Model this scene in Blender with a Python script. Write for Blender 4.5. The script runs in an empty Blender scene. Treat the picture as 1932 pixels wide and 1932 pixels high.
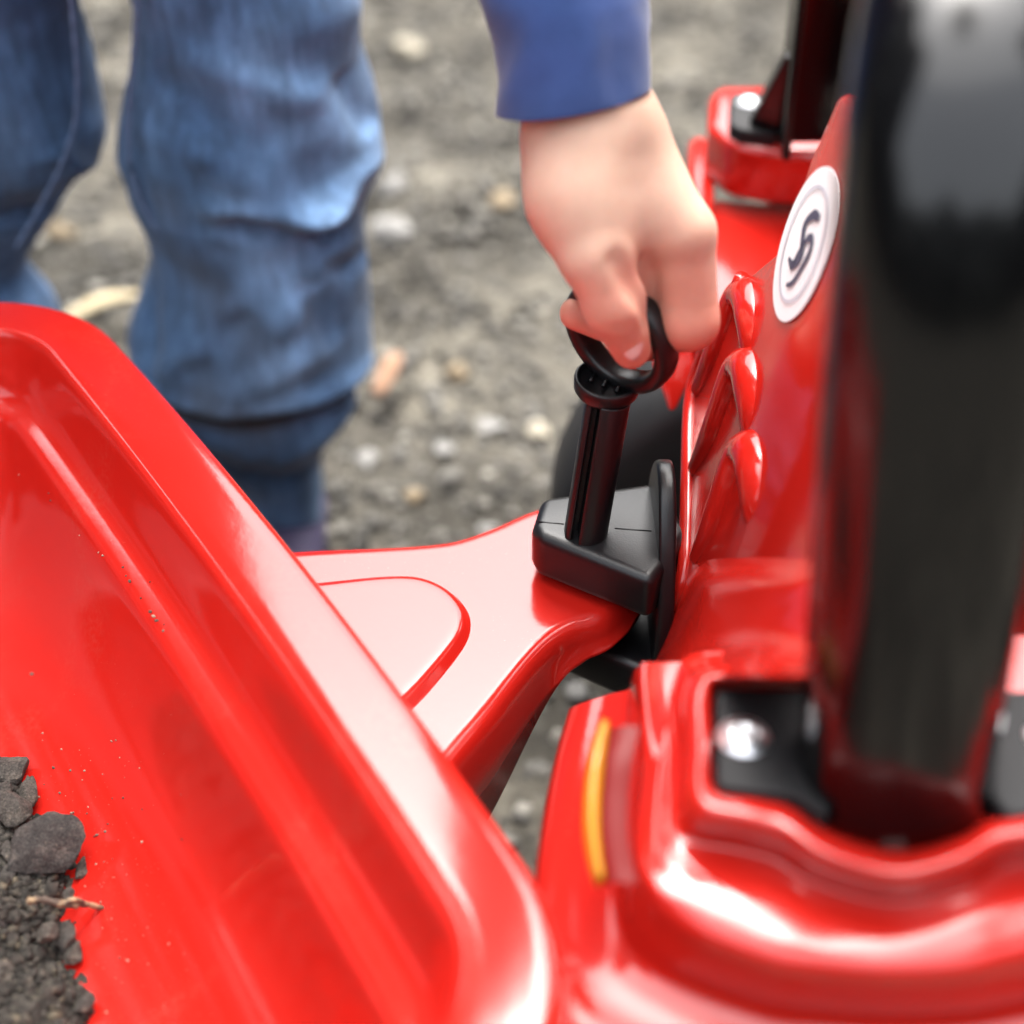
import bpy, bmesh, random
import numpy as np
from math import sin, cos, tan, radians, degrees, pi, sqrt, atan2
from mathutils import Vector, Matrix

random.seed(7); RNG = np.random.default_rng(7)
sc = bpy.context.scene
COL = sc.collection

# ------------------------------------------------------------------ camera
CAM_H, PITCH, FPX = 0.62, radians(38), 2800.0      # metres, downward tilt, focal length in 1932-px picture units
cam_d = bpy.data.cameras.new('camera'); cam = bpy.data.objects.new('camera', cam_d); COL.objects.link(cam)
cam.location = (0, 0, CAM_H); cam.rotation_euler = (pi/2 - PITCH, 0, 0)
cam_d.sensor_width = 36; cam_d.sensor_fit = 'HORIZONTAL'; cam_d.lens = 36*FPX/1932
cam_d.clip_start = 0.02; cam_d.clip_end = 400
cam_d.dof.use_dof = True; cam_d.dof.focus_distance = 0.56; cam_d.dof.aperture_fstop = 3.9
sc.camera = cam

# ------------------------------------------------------------------ sky and sun (overcast)
SUN_EL, SUN_AZ = radians(68), radians(6)          # azimuth from +Y towards +X
w = bpy.data.worlds.new('World'); sc.world = w; w.use_nodes = True
nt = w.node_tree; nt.nodes.clear()
sky = nt.nodes.new('ShaderNodeTexSky'); sky.sky_type = 'NISHITA'; sky.sun_disc = False
sky.sun_elevation = SUN_EL; sky.sun_rotation = SUN_AZ
sky.air_density = 1.6; sky.dust_density = 8.0; sky.ozone_density = 1.0
hs = nt.nodes.new('ShaderNodeHueSaturation'); hs.inputs['Saturation'].default_value = 0.28
bgn = nt.nodes.new('ShaderNodeBackground'); bgn.inputs['Strength'].default_value = 0.15
wo = nt.nodes.new('ShaderNodeOutputWorld')
nt.links.new(sky.outputs[0], hs.inputs['Color']); nt.links.new(hs.outputs[0], bgn.inputs['Color']); nt.links.new(bgn.outputs[0], wo.inputs['Surface'])
sun_d = bpy.data.lights.new('sun', 'SUN'); sun = bpy.data.objects.new('sun', sun_d); COL.objects.link(sun)
sun_d.energy = 0.5; sun_d.angle = radians(100); sun_d.color = (1.0, 0.96, 0.9)
sdir = Vector((sin(SUN_AZ)*cos(SUN_EL), cos(SUN_AZ)*cos(SUN_EL), sin(SUN_EL)))
sun.rotation_euler = sdir.to_track_quat('Z', 'Y').to_euler()
sc.view_settings.view_transform = 'Standard'; sc.view_settings.look = 'None'
sc.view_settings.gamma = 1; sc.view_settings.use_curve_mapping = False
sc.view_settings.exposure = 2.35

# ------------------------------------------------------------------ measuring helpers: a line of sight met with a real plane
def ray(x, y):
    ox, oy = (x-966)/FPX, (y-966)/FPX
    return np.array([ox, cos(PITCH)-oy*sin(PITCH), -sin(PITCH)-oy*cos(PITCH)])
C0 = np.array([0, 0, CAM_H])
def P(x, y, d): return C0 + ray(x, y)*d
def Z(x, y, z): r = ray(x, y); return C0 + r*((z-CAM_H)/r[2])
def Y(x, y, yy): r = ray(x, y); return C0 + r*(yy/r[1])
def X(x, y, xx): r = ray(x, y); return C0 + r*(xx/r[0])
def PL(x, y, p0, n):
    r = ray(x, y); n = np.asarray(n); return C0 + r*((np.asarray(p0)-C0) @ n/(r @ n))

# ------------------------------------------------------------------ scene helpers
def tag(o, label=None, cat=None, group=None, kind=None):
    if label: o['label'] = label
    if cat: o['category'] = cat
    if group: o['group'] = group
    if kind: o['kind'] = kind
    return o
def empty(name, loc=(0, 0, 0)):
    o = bpy.data.objects.new(name, None); COL.objects.link(o); o.location = loc; o.empty_display_size = .02
    return o
def obj(name, verts, faces, mat=None, parent=None, smooth=True, loc=None):
    me = bpy.data.meshes.new(name)
    me.from_pydata([tuple(map(float, v)) for v in verts], [], [tuple(map(int, f)) for f in faces]); me.update()
    return meobj(name, me, mat, parent, smooth)
def meobj(name, me, mat=None, parent=None, smooth=True):
    o = bpy.data.objects.new(name, me); COL.objects.link(o)
    if mat: me.materials.append(mat)
    if smooth: me.polygons.foreach_set('use_smooth', [True]*len(me.polygons))
    if parent:
        o.parent = parent
        bpy_mat = parent_world(parent)
        o.matrix_parent_inverse = bpy_mat.inverted()
    return o
def parent_world(p):
    m = Matrix.Identity(4)
    while p:
        m = p.matrix_basis if p.parent is None else p.matrix_parent_inverse @ p.matrix_basis
        if p.parent is None: return m
        return parent_world(p.parent) @ m
    return m
def fix_normals(me):
    bm = bmesh.new(); bm.from_mesh(me); bmesh.ops.recalc_face_normals(bm, faces=bm.faces); bm.to_mesh(me); bm.free()
def bevel(o, wd, seg=3, ang=30):
    m = o.modifiers.new('bevel', 'BEVEL'); m.width = wd; m.segments = seg; m.limit_method = 'ANGLE'; m.angle_limit = radians(ang)
    m.harden_normals = False
    return o
def subd(o, n=1):
    m = o.modifiers.new('subd', 'SUBSURF'); m.levels = n; m.render_levels = n; return o
def spline(pts, n, closed=False):
    pts = np.asarray(pts, float); k = len(pts)
    if closed: seq = np.vstack([pts[-1], pts, pts[0], pts[1]])
    else: seq = np.vstack([2*pts[0]-pts[1], pts, 2*pts[-1]-pts[-2]])
    segs = k if closed else k-1
    out = []; fine = 24
    for i in range(segs):
        p0, p1, p2, p3 = seq[i], seq[i+1], seq[i+2], seq[i+3]
        t = np.linspace(0, 1, fine, endpoint=False)[:, None]
        out.append(.5*((2*p1)+(-p0+p2)*t+(2*p0-5*p1+4*p2-p3)*t*t+(-p0+3*p1-3*p2+p3)*t**3))
    out = np.vstack(out + ([pts[0]] if closed else [pts[-1]]))
    L = np.concatenate([[0], np.cumsum(np.linalg.norm(np.diff(out, axis=0), axis=1))])
    s = np.linspace(0, L[-1], n, endpoint=not closed)
    return np.column_stack([np.interp(s, L, out[:, j]) for j in range(out.shape[1])])
def grid_faces(nr, nc, closed=False):
    F = []
    for i in range(nr-1):
        for j in range(nc if closed else nc-1):
            a, b = i*nc+j, i*nc+(j+1) % nc
            F.append((a, b, b+nc, a+nc))
    return F
def loft(name, rows, mat, parent=None, closed=False, cap0=False, cap1=False):
    rows = [np.asarray(r) for r in rows]; nc = len(rows[0])
    V = np.vstack(rows); F = grid_faces(len(rows), nc, closed)
    if cap0: F.append(tuple(range(nc))[::-1])
    if cap1: F.append(tuple(range((len(rows)-1)*nc, len(rows)*nc)))
    return obj(name, V, F, mat, parent)
def smooth_rows(rows, n):
    """rows: list of equally long point rows -> n rows, Catmull-Rom across the rows"""
    A = np.stack(rows); k = len(A); ts = np.linspace(0, k-1, n); out = []
    S = np.concatenate([[2*A[0]-A[1]], A, [2*A[-1]-A[-2]]])
    for t in ts:
        i = min(int(t), k-2); f = t-i
        p0, p1, p2, p3 = S[i], S[i+1], S[i+2], S[i+3]
        out.append(.5*((2*p1)+(-p0+p2)*f+(2*p0-5*p1+4*p2-p3)*f*f+(-p0+3*p1-3*p2+p3)*f**3))
    return out
def prism(name, top, zb, mat, parent=None, bev=None, seg=3, taper=None, smooth=True):
    """outline (list of 3-D points) extruded down to the height zb"""
    top = np.asarray(top, float); n = len(top); bot = top.copy(); bot[:, 2] = zb
    if taper is not None:
        c = top[:, :2].mean(0); bot[:, :2] = c+(bot[:, :2]-c)*taper
    F = [tuple(range(n)), tuple(range(2*n-1, n-1, -1))]+[(i, i+n, (i+1) % n+n, (i+1) % n) for i in range(n)]
    o = obj(name, np.vstack([top, bot]), F, mat, parent, smooth); fix_normals(o.data)
    if bev: bevel(o, bev, seg)
    return o
def tube(path, rad, n=16, aspect=1.0, up=(0, 0, 1)):
    """rows of a swept ellipse; rad scalar or list"""
    path = np.asarray(path, float); k = len(path); rad = np.broadcast_to(rad, (k,)); rows = []
    T = np.gradient(path, axis=0); T /= np.linalg.norm(T, axis=1)[:, None]
    u = np.asarray(up, float)
    for i in range(k):
        s = np.cross(T[i], u); s /= np.linalg.norm(s); q = np.cross(s, T[i])
        a = np.linspace(0, 2*pi, n, endpoint=False)
        rows.append(path[i]+rad[i]*(np.cos(a)[:, None]*s+aspect*np.sin(a)[:, None]*q))
    return rows
def cyl(name, a, b, r, mat, parent=None, n=32, bev=None, r2=None):
    a, b = np.asarray(a, float), np.asarray(b, float)
    t = (b-a)/np.linalg.norm(b-a); up = np.array([0, 0, 1.]) if abs(t[2]) < .9 else np.array([1., 0, 0])
    s = np.cross(t, up); s /= np.linalg.norm(s); q = np.cross(s, t); an = np.linspace(0, 2*pi, n, endpoint=False)
    c = np.cos(an)[:, None]*s+np.sin(an)[:, None]*q
    o = loft(name, [a+r*c, b+(r2 or r)*c], mat, parent, True, True, True); fix_normals(o.data)
    if bev: bevel(o, bev, 3)
    return o
# value noise, vectorised
def _hash(i, j, k, s):
    n = (i*374761393+j*668265263+k*2147483647+s*974634777) & 0xffffffff
    n = ((n ^ (n >> 13))*1274126177) & 0xffffffff
    return ((n ^ (n >> 16)) & 0xffff)/65535.0
def vnoise(p, seed=0):
    p = np.asarray(p, float); i = np.floor(p).astype(np.int64); f = p-i; f = f*f*(3-2*f); r = 0
    for a in (0, 1):
        for b in (0, 1):
            for c in (0, 1):
                wgt = (f[:, 0] if a else 1-f[:, 0])*(f[:, 1] if b else 1-f[:, 1])*(f[:, 2] if c else 1-f[:, 2])
                r = r+wgt*_hash(i[:, 0]+a, i[:, 1]+b, i[:, 2]+c, seed)
    return r*2-1
def fbm(p, o=4, seed=0):
    r = 0; a = 1; p = np.asarray(p, float)
    for q in range(o): r = r+a*vnoise(p*2**q+17.3*q, seed+q); a *= .5
    return r
# signed-distance modelling with surface nets
def surface_nets(D, org, h):
    nx, ny, nz = D.shape; ins = D < 0
    cs = {}
    cell = np.zeros((nx-1, ny-1, nz-1), bool)
    cnt = sum(ins[a:nx-1+a, b:ny-1+b, c:nz-1+c].astype(int) for a in (0, 1) for b in (0, 1) for c in (0, 1))
    cell = (cnt > 0) & (cnt < 8); idx = -np.ones(cell.shape, int); I = np.argwhere(cell); idx[cell] = np.arange(len(I))
    acc = np.zeros((len(I), 3)); num = np.zeros(len(I))
    corners = [(a, b, c) for a in (0, 1) for b in (0, 1) for c in (0, 1)]
    for p in corners:
        for ax in range(3):
            if p[ax] == 0:
                q = list(p); q[ax] = 1
                d0 = D[I[:, 0]+p[0], I[:, 1]+p[1], I[:, 2]+p[2]]; d1 = D[I[:, 0]+q[0], I[:, 1]+q[1], I[:, 2]+q[2]]
                m = (d0 < 0) != (d1 < 0); t = np.where(m, d0/np.where(m, d0-d1, 1), 0)
                pt = np.tile(np.array(p, float), (len(I), 1)); pt[:, ax] += t
                acc[m] += pt[m]; num[m] += 1
    V = org+h*(I+acc/num[:, None]); F = []
    for ax in range(3):
        o1, o2 = [k for k in range(3) if k != ax]
        s = [slice(None)]*3; s2 = [slice(None)]*3; s[ax] = slice(0, -1); s2[ax] = slice(1, None)
        ch = np.argwhere(ins[tuple(s)] != ins[tuple(s2)])
        ok = (ch[:, o1] > 0) & (ch[:, o2] > 0) & (ch[:, o1] < D.shape[o1]-1) & (ch[:, o2] < D.shape[o2]-1); ch = ch[ok]
        def g(a, b):
            q = ch.copy(); q[:, o1] -= a; q[:, o2] -= b; return idx[q[:, 0], q[:, 1], q[:, 2]]
        quad = np.column_stack([g(1, 1), g(0, 1), g(0, 0), g(1, 0)])
        fl = ins[ch[:, 0], ch[:, 1], ch[:, 2]] ^ (ax == 1)
        quad[~fl] = quad[~fl][:, ::-1]; F.append(quad)
    return V, np.vstack(F)
def smin(a, b, k):
    h = np.clip(.5+.5*(b-a)/k, 0, 1); return b*(1-h)+a*h-k*h*(1-h)
def cone(G, a, b, ra, rb):
    ab = b-a; t = np.clip(((G-a) @ ab)/(ab @ ab), 0, 1); return np.linalg.norm(G-a-t[..., None]*ab, axis=-1)-(ra+(rb-ra)*t)

# ------------------------------------------------------------------ materials
def mat(name, base, rough=.5, spec=.5, ior=1.5, coat=0., coat_rough=.05, metal=0., sss=0.):
    m = bpy.data.materials.new(name); m.use_nodes = True; b = m.node_tree.nodes['Principled BSDF']
    b.inputs['Base Color'].default_value = (*base, 1); b.inputs['Roughness'].default_value = rough
    b.inputs['Specular IOR Level'].default_value = spec; b.inputs['IOR'].default_value = ior
    b.inputs['Coat Weight'].default_value = coat; b.inputs['Coat Roughness'].default_value = coat_rough; b.inputs['Metallic'].default_value = metal
    if sss:
        b.inputs['Subsurface Weight'].default_value = sss
        b.inputs['Subsurface Radius'].default_value = (1, .35, .2); b.inputs['Subsurface Scale'].default_value = .004
    return m
def N(m, t, **kw):
    n = m.node_tree.nodes.new(t)
    for k, v in kw.items(): setattr(n, k, v)
    return n
def link(m, a, b): m.node_tree.links.new(a, b)
def noise(m, scale, detail=4, rough=.55, coord='Object', vec=None, dist=0):
    n = N(m, 'ShaderNodeTexNoise'); n.inputs['Scale'].default_value = scale; n.inputs['Detail'].default_value = detail
    n.inputs['Roughness'].default_value = rough; n.inputs['Distortion'].default_value = dist
    if vec is None: tc = N(m, 'ShaderNodeTexCoord'); vec = tc.outputs[coord]
    link(m, vec, n.inputs['Vector']); return n
def ramp(m, src, stops):
    r = N(m, 'ShaderNodeValToRGB'); e = r.color_ramp.elements
    while len(e) < len(stops): e.new(.5)
    for q, (p, c) in zip(e, stops): q.position = p; q.color = (*c, 1) if len(c) == 3 else c
    link(m, src, r.inputs[0]); return r
def bump(m, src, strength, dist):
    b = N(m, 'ShaderNodeBump'); b.inputs['Strength'].default_value = strength; b.inputs['Distance'].default_value = dist
    link(m, src, b.inputs['Height']); link(m, b.outputs[0], m.node_tree.nodes['Principled BSDF'].inputs['Normal']); return b
def bsdf(m): return m.node_tree.nodes['Principled BSDF']
def mix(m, f, a, b, typ='MIX'):
    x = N(m, 'ShaderNodeMix', data_type='RGBA', blend_type=typ)
    for s, v in ((x.inputs[0], f), (x.inputs[6], a), (x.inputs[7], b)):
        if isinstance(v, (int, float)): s.default_value = v
        elif isinstance(v, tuple): s.default_value = (*v, 1)
        else: link(m, v, s)
    return x.outputs[2]

RED = mat('red_plastic', (.43, .0125, .008), .16, .5, 1.58)
_n = noise(RED, 9, 3); _f = noise(RED, 900, 2)                      # fine dust and faint tone drift of moulded plastic
_r = ramp(RED, _f.outputs[0], [(.68, (0, 0, 0)), (.74, (1, 1, 1))])
_d = noise(RED, 22, 3); _r2 = ramp(RED, _d.outputs[0], [(.45, (0, 0, 0)), (.7, (1, 1, 1))])
_mm = N(RED, 'ShaderNodeMath', operation='MULTIPLY'); link(RED, _r.outputs[0], _mm.inputs[0]); link(RED, _r2.outputs[0], _mm.inputs[1])
_m3 = N(RED, 'ShaderNodeMath', operation='MULTIPLY'); link(RED, _mm.outputs[0], _m3.inputs[0]); _m3.inputs[1].default_value = .35
link(RED, mix(RED, _m3.outputs[0], (.43, .0125, .008), (.5, .16, .12)), bsdf(RED).inputs['Base Color'])
_rr = ramp(RED, _n.outputs[0], [(.3, (.08,)*3), (.75, (.2,)*3)]); link(RED, _rr.outputs[0], bsdf(RED).inputs['Roughness'])
bump(RED, noise(RED, 260, 2).outputs[0], .05, .0006)

REDT = RED.copy(); REDT.name = 'red_plastic_dusty'; _b = bsdf(REDT)
_n = noise(REDT, 14, 5, .6, dist=1.2); _n2 = noise(REDT, 420, 3, .7); _r = ramp(REDT, _n.outputs[0], [(.50, (0, 0, 0)), (.72, (1, 1, 1))]); _r2 = ramp(REDT, _n2.outputs[0], [(.42, (0, 0, 0)), (.75, (1, 1, 1))])
_f1 = mix(REDT, 1., _r.outputs[0], _r2.outputs[0], 'MULTIPLY'); _f2 = mix(REDT, 1., _f1, (.16, .16, .16), 'MULTIPLY'); _old = _b.inputs['Base Color'].links[0].from_socket
link(REDT, mix(REDT, _f2, _old, (.30, .17, .12)), _b.inputs['Base Color'])
_wv = N(REDT, 'ShaderNodeTexNoise'); _wv.inputs['Scale'].default_value = 60; _mp = N(REDT, 'ShaderNodeMapping'); _mp.inputs['Scale'].default_value = (1, 14, 1); _mp.inputs['Rotation'].default_value = (0, 0, .6); _tc = N(REDT, 'ShaderNodeTexCoord')
link(REDT, _tc.outputs['Object'], _mp.inputs[0]); link(REDT, _mp.outputs[0], _wv.inputs['Vector']); _sr = ramp(REDT, _n.outputs[0], [(.3, (.10,)*3), (.8, (.17,)*3)]); link(REDT, _sr.outputs[0], _b.inputs['Roughness'])

BLK = mat('black_satin_plastic', (.005, .005, .006), .36, .5, 1.5)
bump(BLK, noise(BLK, 1400, 3).outputs[0], .18, .0004)
GLOSS = mat('black_gloss_tube', (.002, .002, .0025), .16, .5, 1.52)
PLATE = mat('black_matt_plate', (.008, .008, .009), .62, .3, 1.45)
STEEL = mat('zinc_screw', (.80, .81, .83), .36, metal=1.)
AMBER = mat('amber_reflector', (.42, .17, .008), .2, .5, 1.5)
WHITE = mat('sticker_white', (.72, .73, .76), .35)
INK = mat('sticker_ink', (.05, .05, .09), .4)
TYRE = mat('tyre_rubber', (.008, .008, .009), .55, .4)

# skin: redder where the vertex attribute says (fingers), soft scattering
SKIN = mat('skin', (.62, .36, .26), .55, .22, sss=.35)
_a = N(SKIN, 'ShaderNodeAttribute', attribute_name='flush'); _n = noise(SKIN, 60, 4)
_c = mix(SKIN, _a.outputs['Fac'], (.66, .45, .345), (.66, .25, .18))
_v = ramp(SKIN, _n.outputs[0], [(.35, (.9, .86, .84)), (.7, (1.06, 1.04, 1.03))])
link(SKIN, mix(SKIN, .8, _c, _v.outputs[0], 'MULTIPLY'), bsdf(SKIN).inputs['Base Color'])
bump(SKIN, noise(SKIN, 900, 3).outputs[0], .12, .0004)
NAIL = mat('nail', (.72, .42, .38), .25)

# denim: weave, fades and dirt with painted hem shade, driven by attributes
DENIM = mat('denim', (.05, .10, .22), .85, .25)
_w = N(DENIM, 'ShaderNodeAttribute', attribute_name='fade'); _dt = N(DENIM, 'ShaderNodeAttribute', attribute_name='dirt_shade')
_n1 = noise(DENIM, 45, 5); _r1 = ramp(DENIM, _n1.outputs[0], [(.3, (.6,)*3), (.72, (1.25,)*3)])
_b = mix(DENIM, _w.outputs['Fac'], (.016, .054, .140), (.23, .40, .66))
_b = mix(DENIM, .85, _b, _r1.outputs[0], 'MULTIPLY')
_tc0 = N(DENIM, 'ShaderNodeTexCoord'); _mp = N(DENIM, 'ShaderNodeMapping'); _mp.inputs['Scale'].default_value = (150, 150, 26); link(DENIM, _tc0.outputs['Object'], _mp.inputs[0])
_sl = noise(DENIM, 1.0, 4, .6, vec=_mp.outputs[0]); _slr = ramp(DENIM, _sl.outputs[0], [(.3, (.62,)*3), (.7, (1.35,)*3)]); _b = mix(DENIM, .8, _b, _slr.outputs[0], 'MULTIPLY')
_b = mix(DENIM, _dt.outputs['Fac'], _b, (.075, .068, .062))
_tc = N(DENIM, 'ShaderNodeTexCoord'); _wv = N(DENIM, 'ShaderNodeTexWave', wave_type='BANDS', bands_direction='DIAGONAL')
_wv.inputs['Scale'].default_value = 380; _wv.inputs['Distortion'].default_value = 1.5; link(DENIM, _tc.outputs['Object'], _wv.inputs['Vector'])
_r5 = ramp(DENIM, _wv.outputs[0], [(.2, (.78,)*3), (.8, (1.15,)*3)])
link(DENIM, mix(DENIM, .6, _b, _r5.outputs[0], 'MULTIPLY'), bsdf(DENIM).inputs['Base Color'])
bump(DENIM, _wv.outputs[0], .3, .0006)
bsdf(DENIM).inputs['Sheen Weight'].default_value = .15
KNIT = mat('blue_jersey', (.030, .058, .19), .9, .2)
_n = noise(KNIT, 35, 4); _r = ramp(KNIT, _n.outputs[0], [(.3, (.021, .045, .140)), (.7, (.036, .070, .215))]); link(KNIT, _r.outputs[0], bsdf(KNIT).inputs['Base Color'])
bump(KNIT, noise(KNIT, 1500, 2).outputs[0], .4, .0006); bsdf(KNIT).inputs['Sheen Weight'].default_value = .3

SOIL = mat('soil', (.05, .045, .04), .95, .2)
_g = N(SOIL, 'ShaderNodeNewGeometry'); _n = noise(SOIL, 300, 5)
_r = ramp(SOIL, _n.outputs[0], [(.3, (.024, .022, .019)), (.55, (.058, .051, .044)), (.8, (.13, .115, .09))])
_ri = ramp(SOIL, _g.outputs['Random Per Island'], [(0, (.6,)*3), (.8, (1.1,)*3), (.95, (1.5, 1.45, 1.25)), (1, (2.2, 2.1, 1.7))])
link(SOIL, mix(SOIL, 1., _r.outputs[0], _ri.outputs[0], 'MULTIPLY'), bsdf(SOIL).inputs['Base Color'])
bump(SOIL, noise(SOIL, 1100, 5, .7).outputs[0], .8, .0012)
STONE = mat('soil_stone', (.06, .055, .05), .9, .25)
_oi = N(STONE, 'ShaderNodeObjectInfo'); _n = noise(STONE, 160, 6, .65)
_r = ramp(STONE, _n.outputs[0], [(.3, (.045, .041, .038)), (.55, (.092, .083, .075)), (.78, (.20, .17, .14))])
_ri = ramp(STONE, _oi.outputs['Random'], [(0, (.75, .75, .78)), (1, (1.25, 1.2, 1.1))])
_sp = noise(STONE, 1100, 3, .6); _sr = ramp(STONE, _sp.outputs[0], [(.38, (.6,)*3), (.55, (1.,)*3), (.66, (1.25,)*3), (.74, (3.2, 2.7, 2.0))])
link(STONE, mix(STONE, 1., mix(STONE, 1., _r.outputs[0], _ri.outputs[0], 'MULTIPLY'), _sr.outputs[0], 'MULTIPLY'), bsdf(STONE).inputs['Base Color'])
bump(STONE, noise(STONE, 520, 6, .75).outputs[0], 1., .0022)
TWIG = mat('dry_twig', (.35, .24, .13), .8)
_n = noise(TWIG, 220, 3); _r = ramp(TWIG, _n.outputs[0], [(.46, (.06, .04, .028)), (.66, (.36, .25, .14))]); link(TWIG, _r.outputs[0], bsdf(TWIG).inputs['Base Color'])

GROUND = mat('ground_soil', (.07, .063, .055), .95, .2)
_n = noise(GROUND, 7, 6, .6); _n2 = noise(GROUND, 60, 6, .65)
_r = ramp(GROUND, _n.outputs[0], [(.32, (.036, .033, .027)), (.5, (.084, .077, .064)), (.68, (.17, .155, .125))])
_r2 = ramp(GROUND, _n2.outputs[0], [(.3, (.55,)*3), (.5, (1.,)*3), (.72, (1.7,)*3)])
link(GROUND, mix(GROUND, 1., _r.outputs[0], _r2.outputs[0], 'MULTIPLY'), bsdf(GROUND).inputs['Base Color'])
bump(GROUND, noise(GROUND, 90, 6, .7).outputs[0], .8, .01)
GRAV = mat('gravel', (.1, .09, .08), .9, .3)
_g = N(GRAV, 'ShaderNodeNewGeometry')
_r = ramp(GRAV, _g.outputs['Random Per Island'], [(0, (.020, .019, .017)), (.4, (.062, .059, .053)), (.7, (.125, .119, .108)), (.9, (.16, .15, .132)), (1, (.30, .285, .25))])
link(GRAV, _r.outputs[0], bsdf(GRAV).inputs['Base Color']); bump(GRAV, noise(GRAV, 180, 4).outputs[0], .4, .003)
def stone_mat(name, c): 
    m = mat(name, c, .85, .3); n = noise(m, 90, 4); r = ramp(m, n.outputs[0], [(.3, tuple(v*.75 for v in c)), (.7, tuple(min(1, v*1.15) for v in c))])
    link(m, r.outputs[0], bsdf(m).inputs['Base Color']); return m
PALE = stone_mat('pale_stone', (.33, .30, .235)); GREY = stone_mat('grey_stone', (.22, .215, .205)); TAN = stone_mat('tan_stone', (.20, .155, .10)); STRAW = stone_mat('straw', (.36, .30, .19)); LEAF = stone_mat('dry_leaf', (.26, .15, .095))
BARK = mat('bark', (.06, .045, .035), .9); FOL = mat('foliage', (.035, .06, .025), .8)
_g = N(FOL, 'ShaderNodeNewGeometry'); _r = ramp(FOL, _g.outputs['Random Per Island'], [(0, (.008, .012, .007)), (1, (.028, .038, .018))]); link(FOL, _r.outputs[0], bsdf(FOL).inputs['Base Color'])
SHOE = mat('shoe', (.05, .04, .09), .7); RUBBER = mat('sole', (.5, .5, .5), .7); HAIR = mat('hair', (.22, .13, .06), .6)

# ================================================================== GROUND
gx = np.sinh(np.linspace(-4.2, 4.2, 190))/np.sinh(4.2)*90; gy = np.sinh(np.linspace(-4.2, 4.2, 190))/np.sinh(4.2)*90+1.0
GX, GY = np.meshgrid(gx, gy); q = np.column_stack([GX.ravel(), GY.ravel(), np.zeros(GX.size)])
gz = .012*fbm(q*3.1, 3, 3)+.006*fbm(q*14, 3, 9); near = np.exp(-((q[:, 0])**2+(q[:, 1]-.8)**2)/6)
q[:, 2] = gz*near-.012
tag(obj('ground', q, grid_faces(190, 190), GROUND), kind='structure')
def ground_z(x, y): p = np.array([[x, y, 0]]); return float((.012*fbm(p*3.1, 3, 3)+.006*fbm(p*14, 3, 9))[0]*np.exp(-(x*x+(y-.8)**2)/6)-.012)
_ico = bmesh.new(); bmesh.ops.create_icosphere(_ico, subdivisions=1, radius=1); ICV = np.array([v.co[:] for v in _ico.verts]); ICF = np.array([[v.index for v in f.verts] for f in _ico.faces]); _ico.free()
_ico = bmesh.new(); bmesh.ops.create_icosphere(_ico, subdivisions=4, radius=1); IC4 = np.array([v.co[:] for v in _ico.verts]); IF4 = np.array([[v.index for v in f.verts] for f in _ico.faces]); _ico.free()
def rocks(n, pos, size, flat=.65, jag=.28):
    """n low rocks joined as one vertex/face list"""
    k = len(ICV); V = np.zeros((n, k, 3)); base = ICV
    sc3 = RNG.uniform(.65, 1.25, (n, 1, 3)); sc3[:, :, 2] *= flat
    jit = 1+RNG.uniform(-jag, jag, (n, k, 1)); a = RNG.uniform(0, 2*pi, n); c, s = np.cos(a)[:, None], np.sin(a)[:, None]
    L = base[None]*jit*sc3*np.asarray(size)[:, None, None]
    V[:, :, 0] = L[:, :, 0]*c-L[:, :, 1]*s; V[:, :, 1] = L[:, :, 0]*s+L[:, :, 1]*c; V[:, :, 2] = L[:, :, 2]
    V += np.asarray(pos)[:, None, :]
    F = (ICF[None]+np.arange(n)[:, None, None]*k).reshape(-1, 3)
    return V.reshape(-1, 3), F
def fast_obj(name, V, F, m, parent=None, smooth=False):
    me = bpy.data.meshes.new(name); V = np.asarray(V, np.float32); F = np.asarray(F, np.int32); me.vertices.add(len(V)); me.vertices.foreach_set('co', V.ravel())
    k = F.shape[1]; me.loops.add(F.size); me.loops.foreach_set('vertex_index', F.ravel()); me.polygons.add(len(F)); me.polygons.foreach_set('loop_start', np.arange(0, F.size, k)); me.update(calc_edges=True); me.validate()
    return meobj(name, me, m, parent, smooth)
n = 42000
gxp = RNG.uniform(-.75, .75, n); gyp = RNG.uniform(.35, 2.3, n); sz = .0018+.0062*RNG.random(n)**3.6
p3 = np.column_stack([gxp, gyp, np.zeros(n)]); p3[:, 2] = (.012*fbm(p3*3.1, 3, 3)+.006*fbm(p3*14, 3, 9))*np.exp(-(gxp**2+(gyp-.8)**2)/6)-.012+sz*.25
V, F = rocks(n, p3, sz); tag(fast_obj('gravel', V, F, GRAV), 'grey brown gravel scattered over the bare earth ground', 'gravel', kind='stuff')
def rock_mesh(name, size, seed, m, amp=.22, flat=.7, cut=5):
    v = IC4.copy(); r = np.random.default_rng(seed)
    for _ in range(cut*3):                                         # facets: flattened by random planes
        nn = r.normal(size=3); nn /= np.linalg.norm(nn); d = v @ nn; h = r.uniform(.5, .82); v = v-np.clip(d-h, 0, None)[:, None]*nn
    v = v*(1+.7*amp*fbm(v*1.6+seed, 2, seed)+.045*fbm(v*9+seed, 4, seed+5))[:, None]
    v = v*np.array(size)*np.array([1, 1, flat]); return v
def pebble(px, py, rpx, m, label, seed, asp=1.0, name='pebble', group='pale stones lying on the gravel'):
    c = Z(px, py, 0); d = np.linalg.norm(c-C0); r = rpx/FPX*d; c[2] = ground_z(c[0], c[1])+r*.3
    v = rock_mesh(name, (r*asp, r*1.15, r), seed, m)
    o = obj(name, v, IF4, m); o.location = tuple(c)
    return tag(o, label, 'stone', group)
pebble(768, 84, 34, PALE, 'cream stone near the blue sleeve, palest and farthest of the stones', 1)
pebble(745, 352, 34, GREY, 'grey stone right of the jeans knee, upper of a close pair', 2, 1.0)
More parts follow.
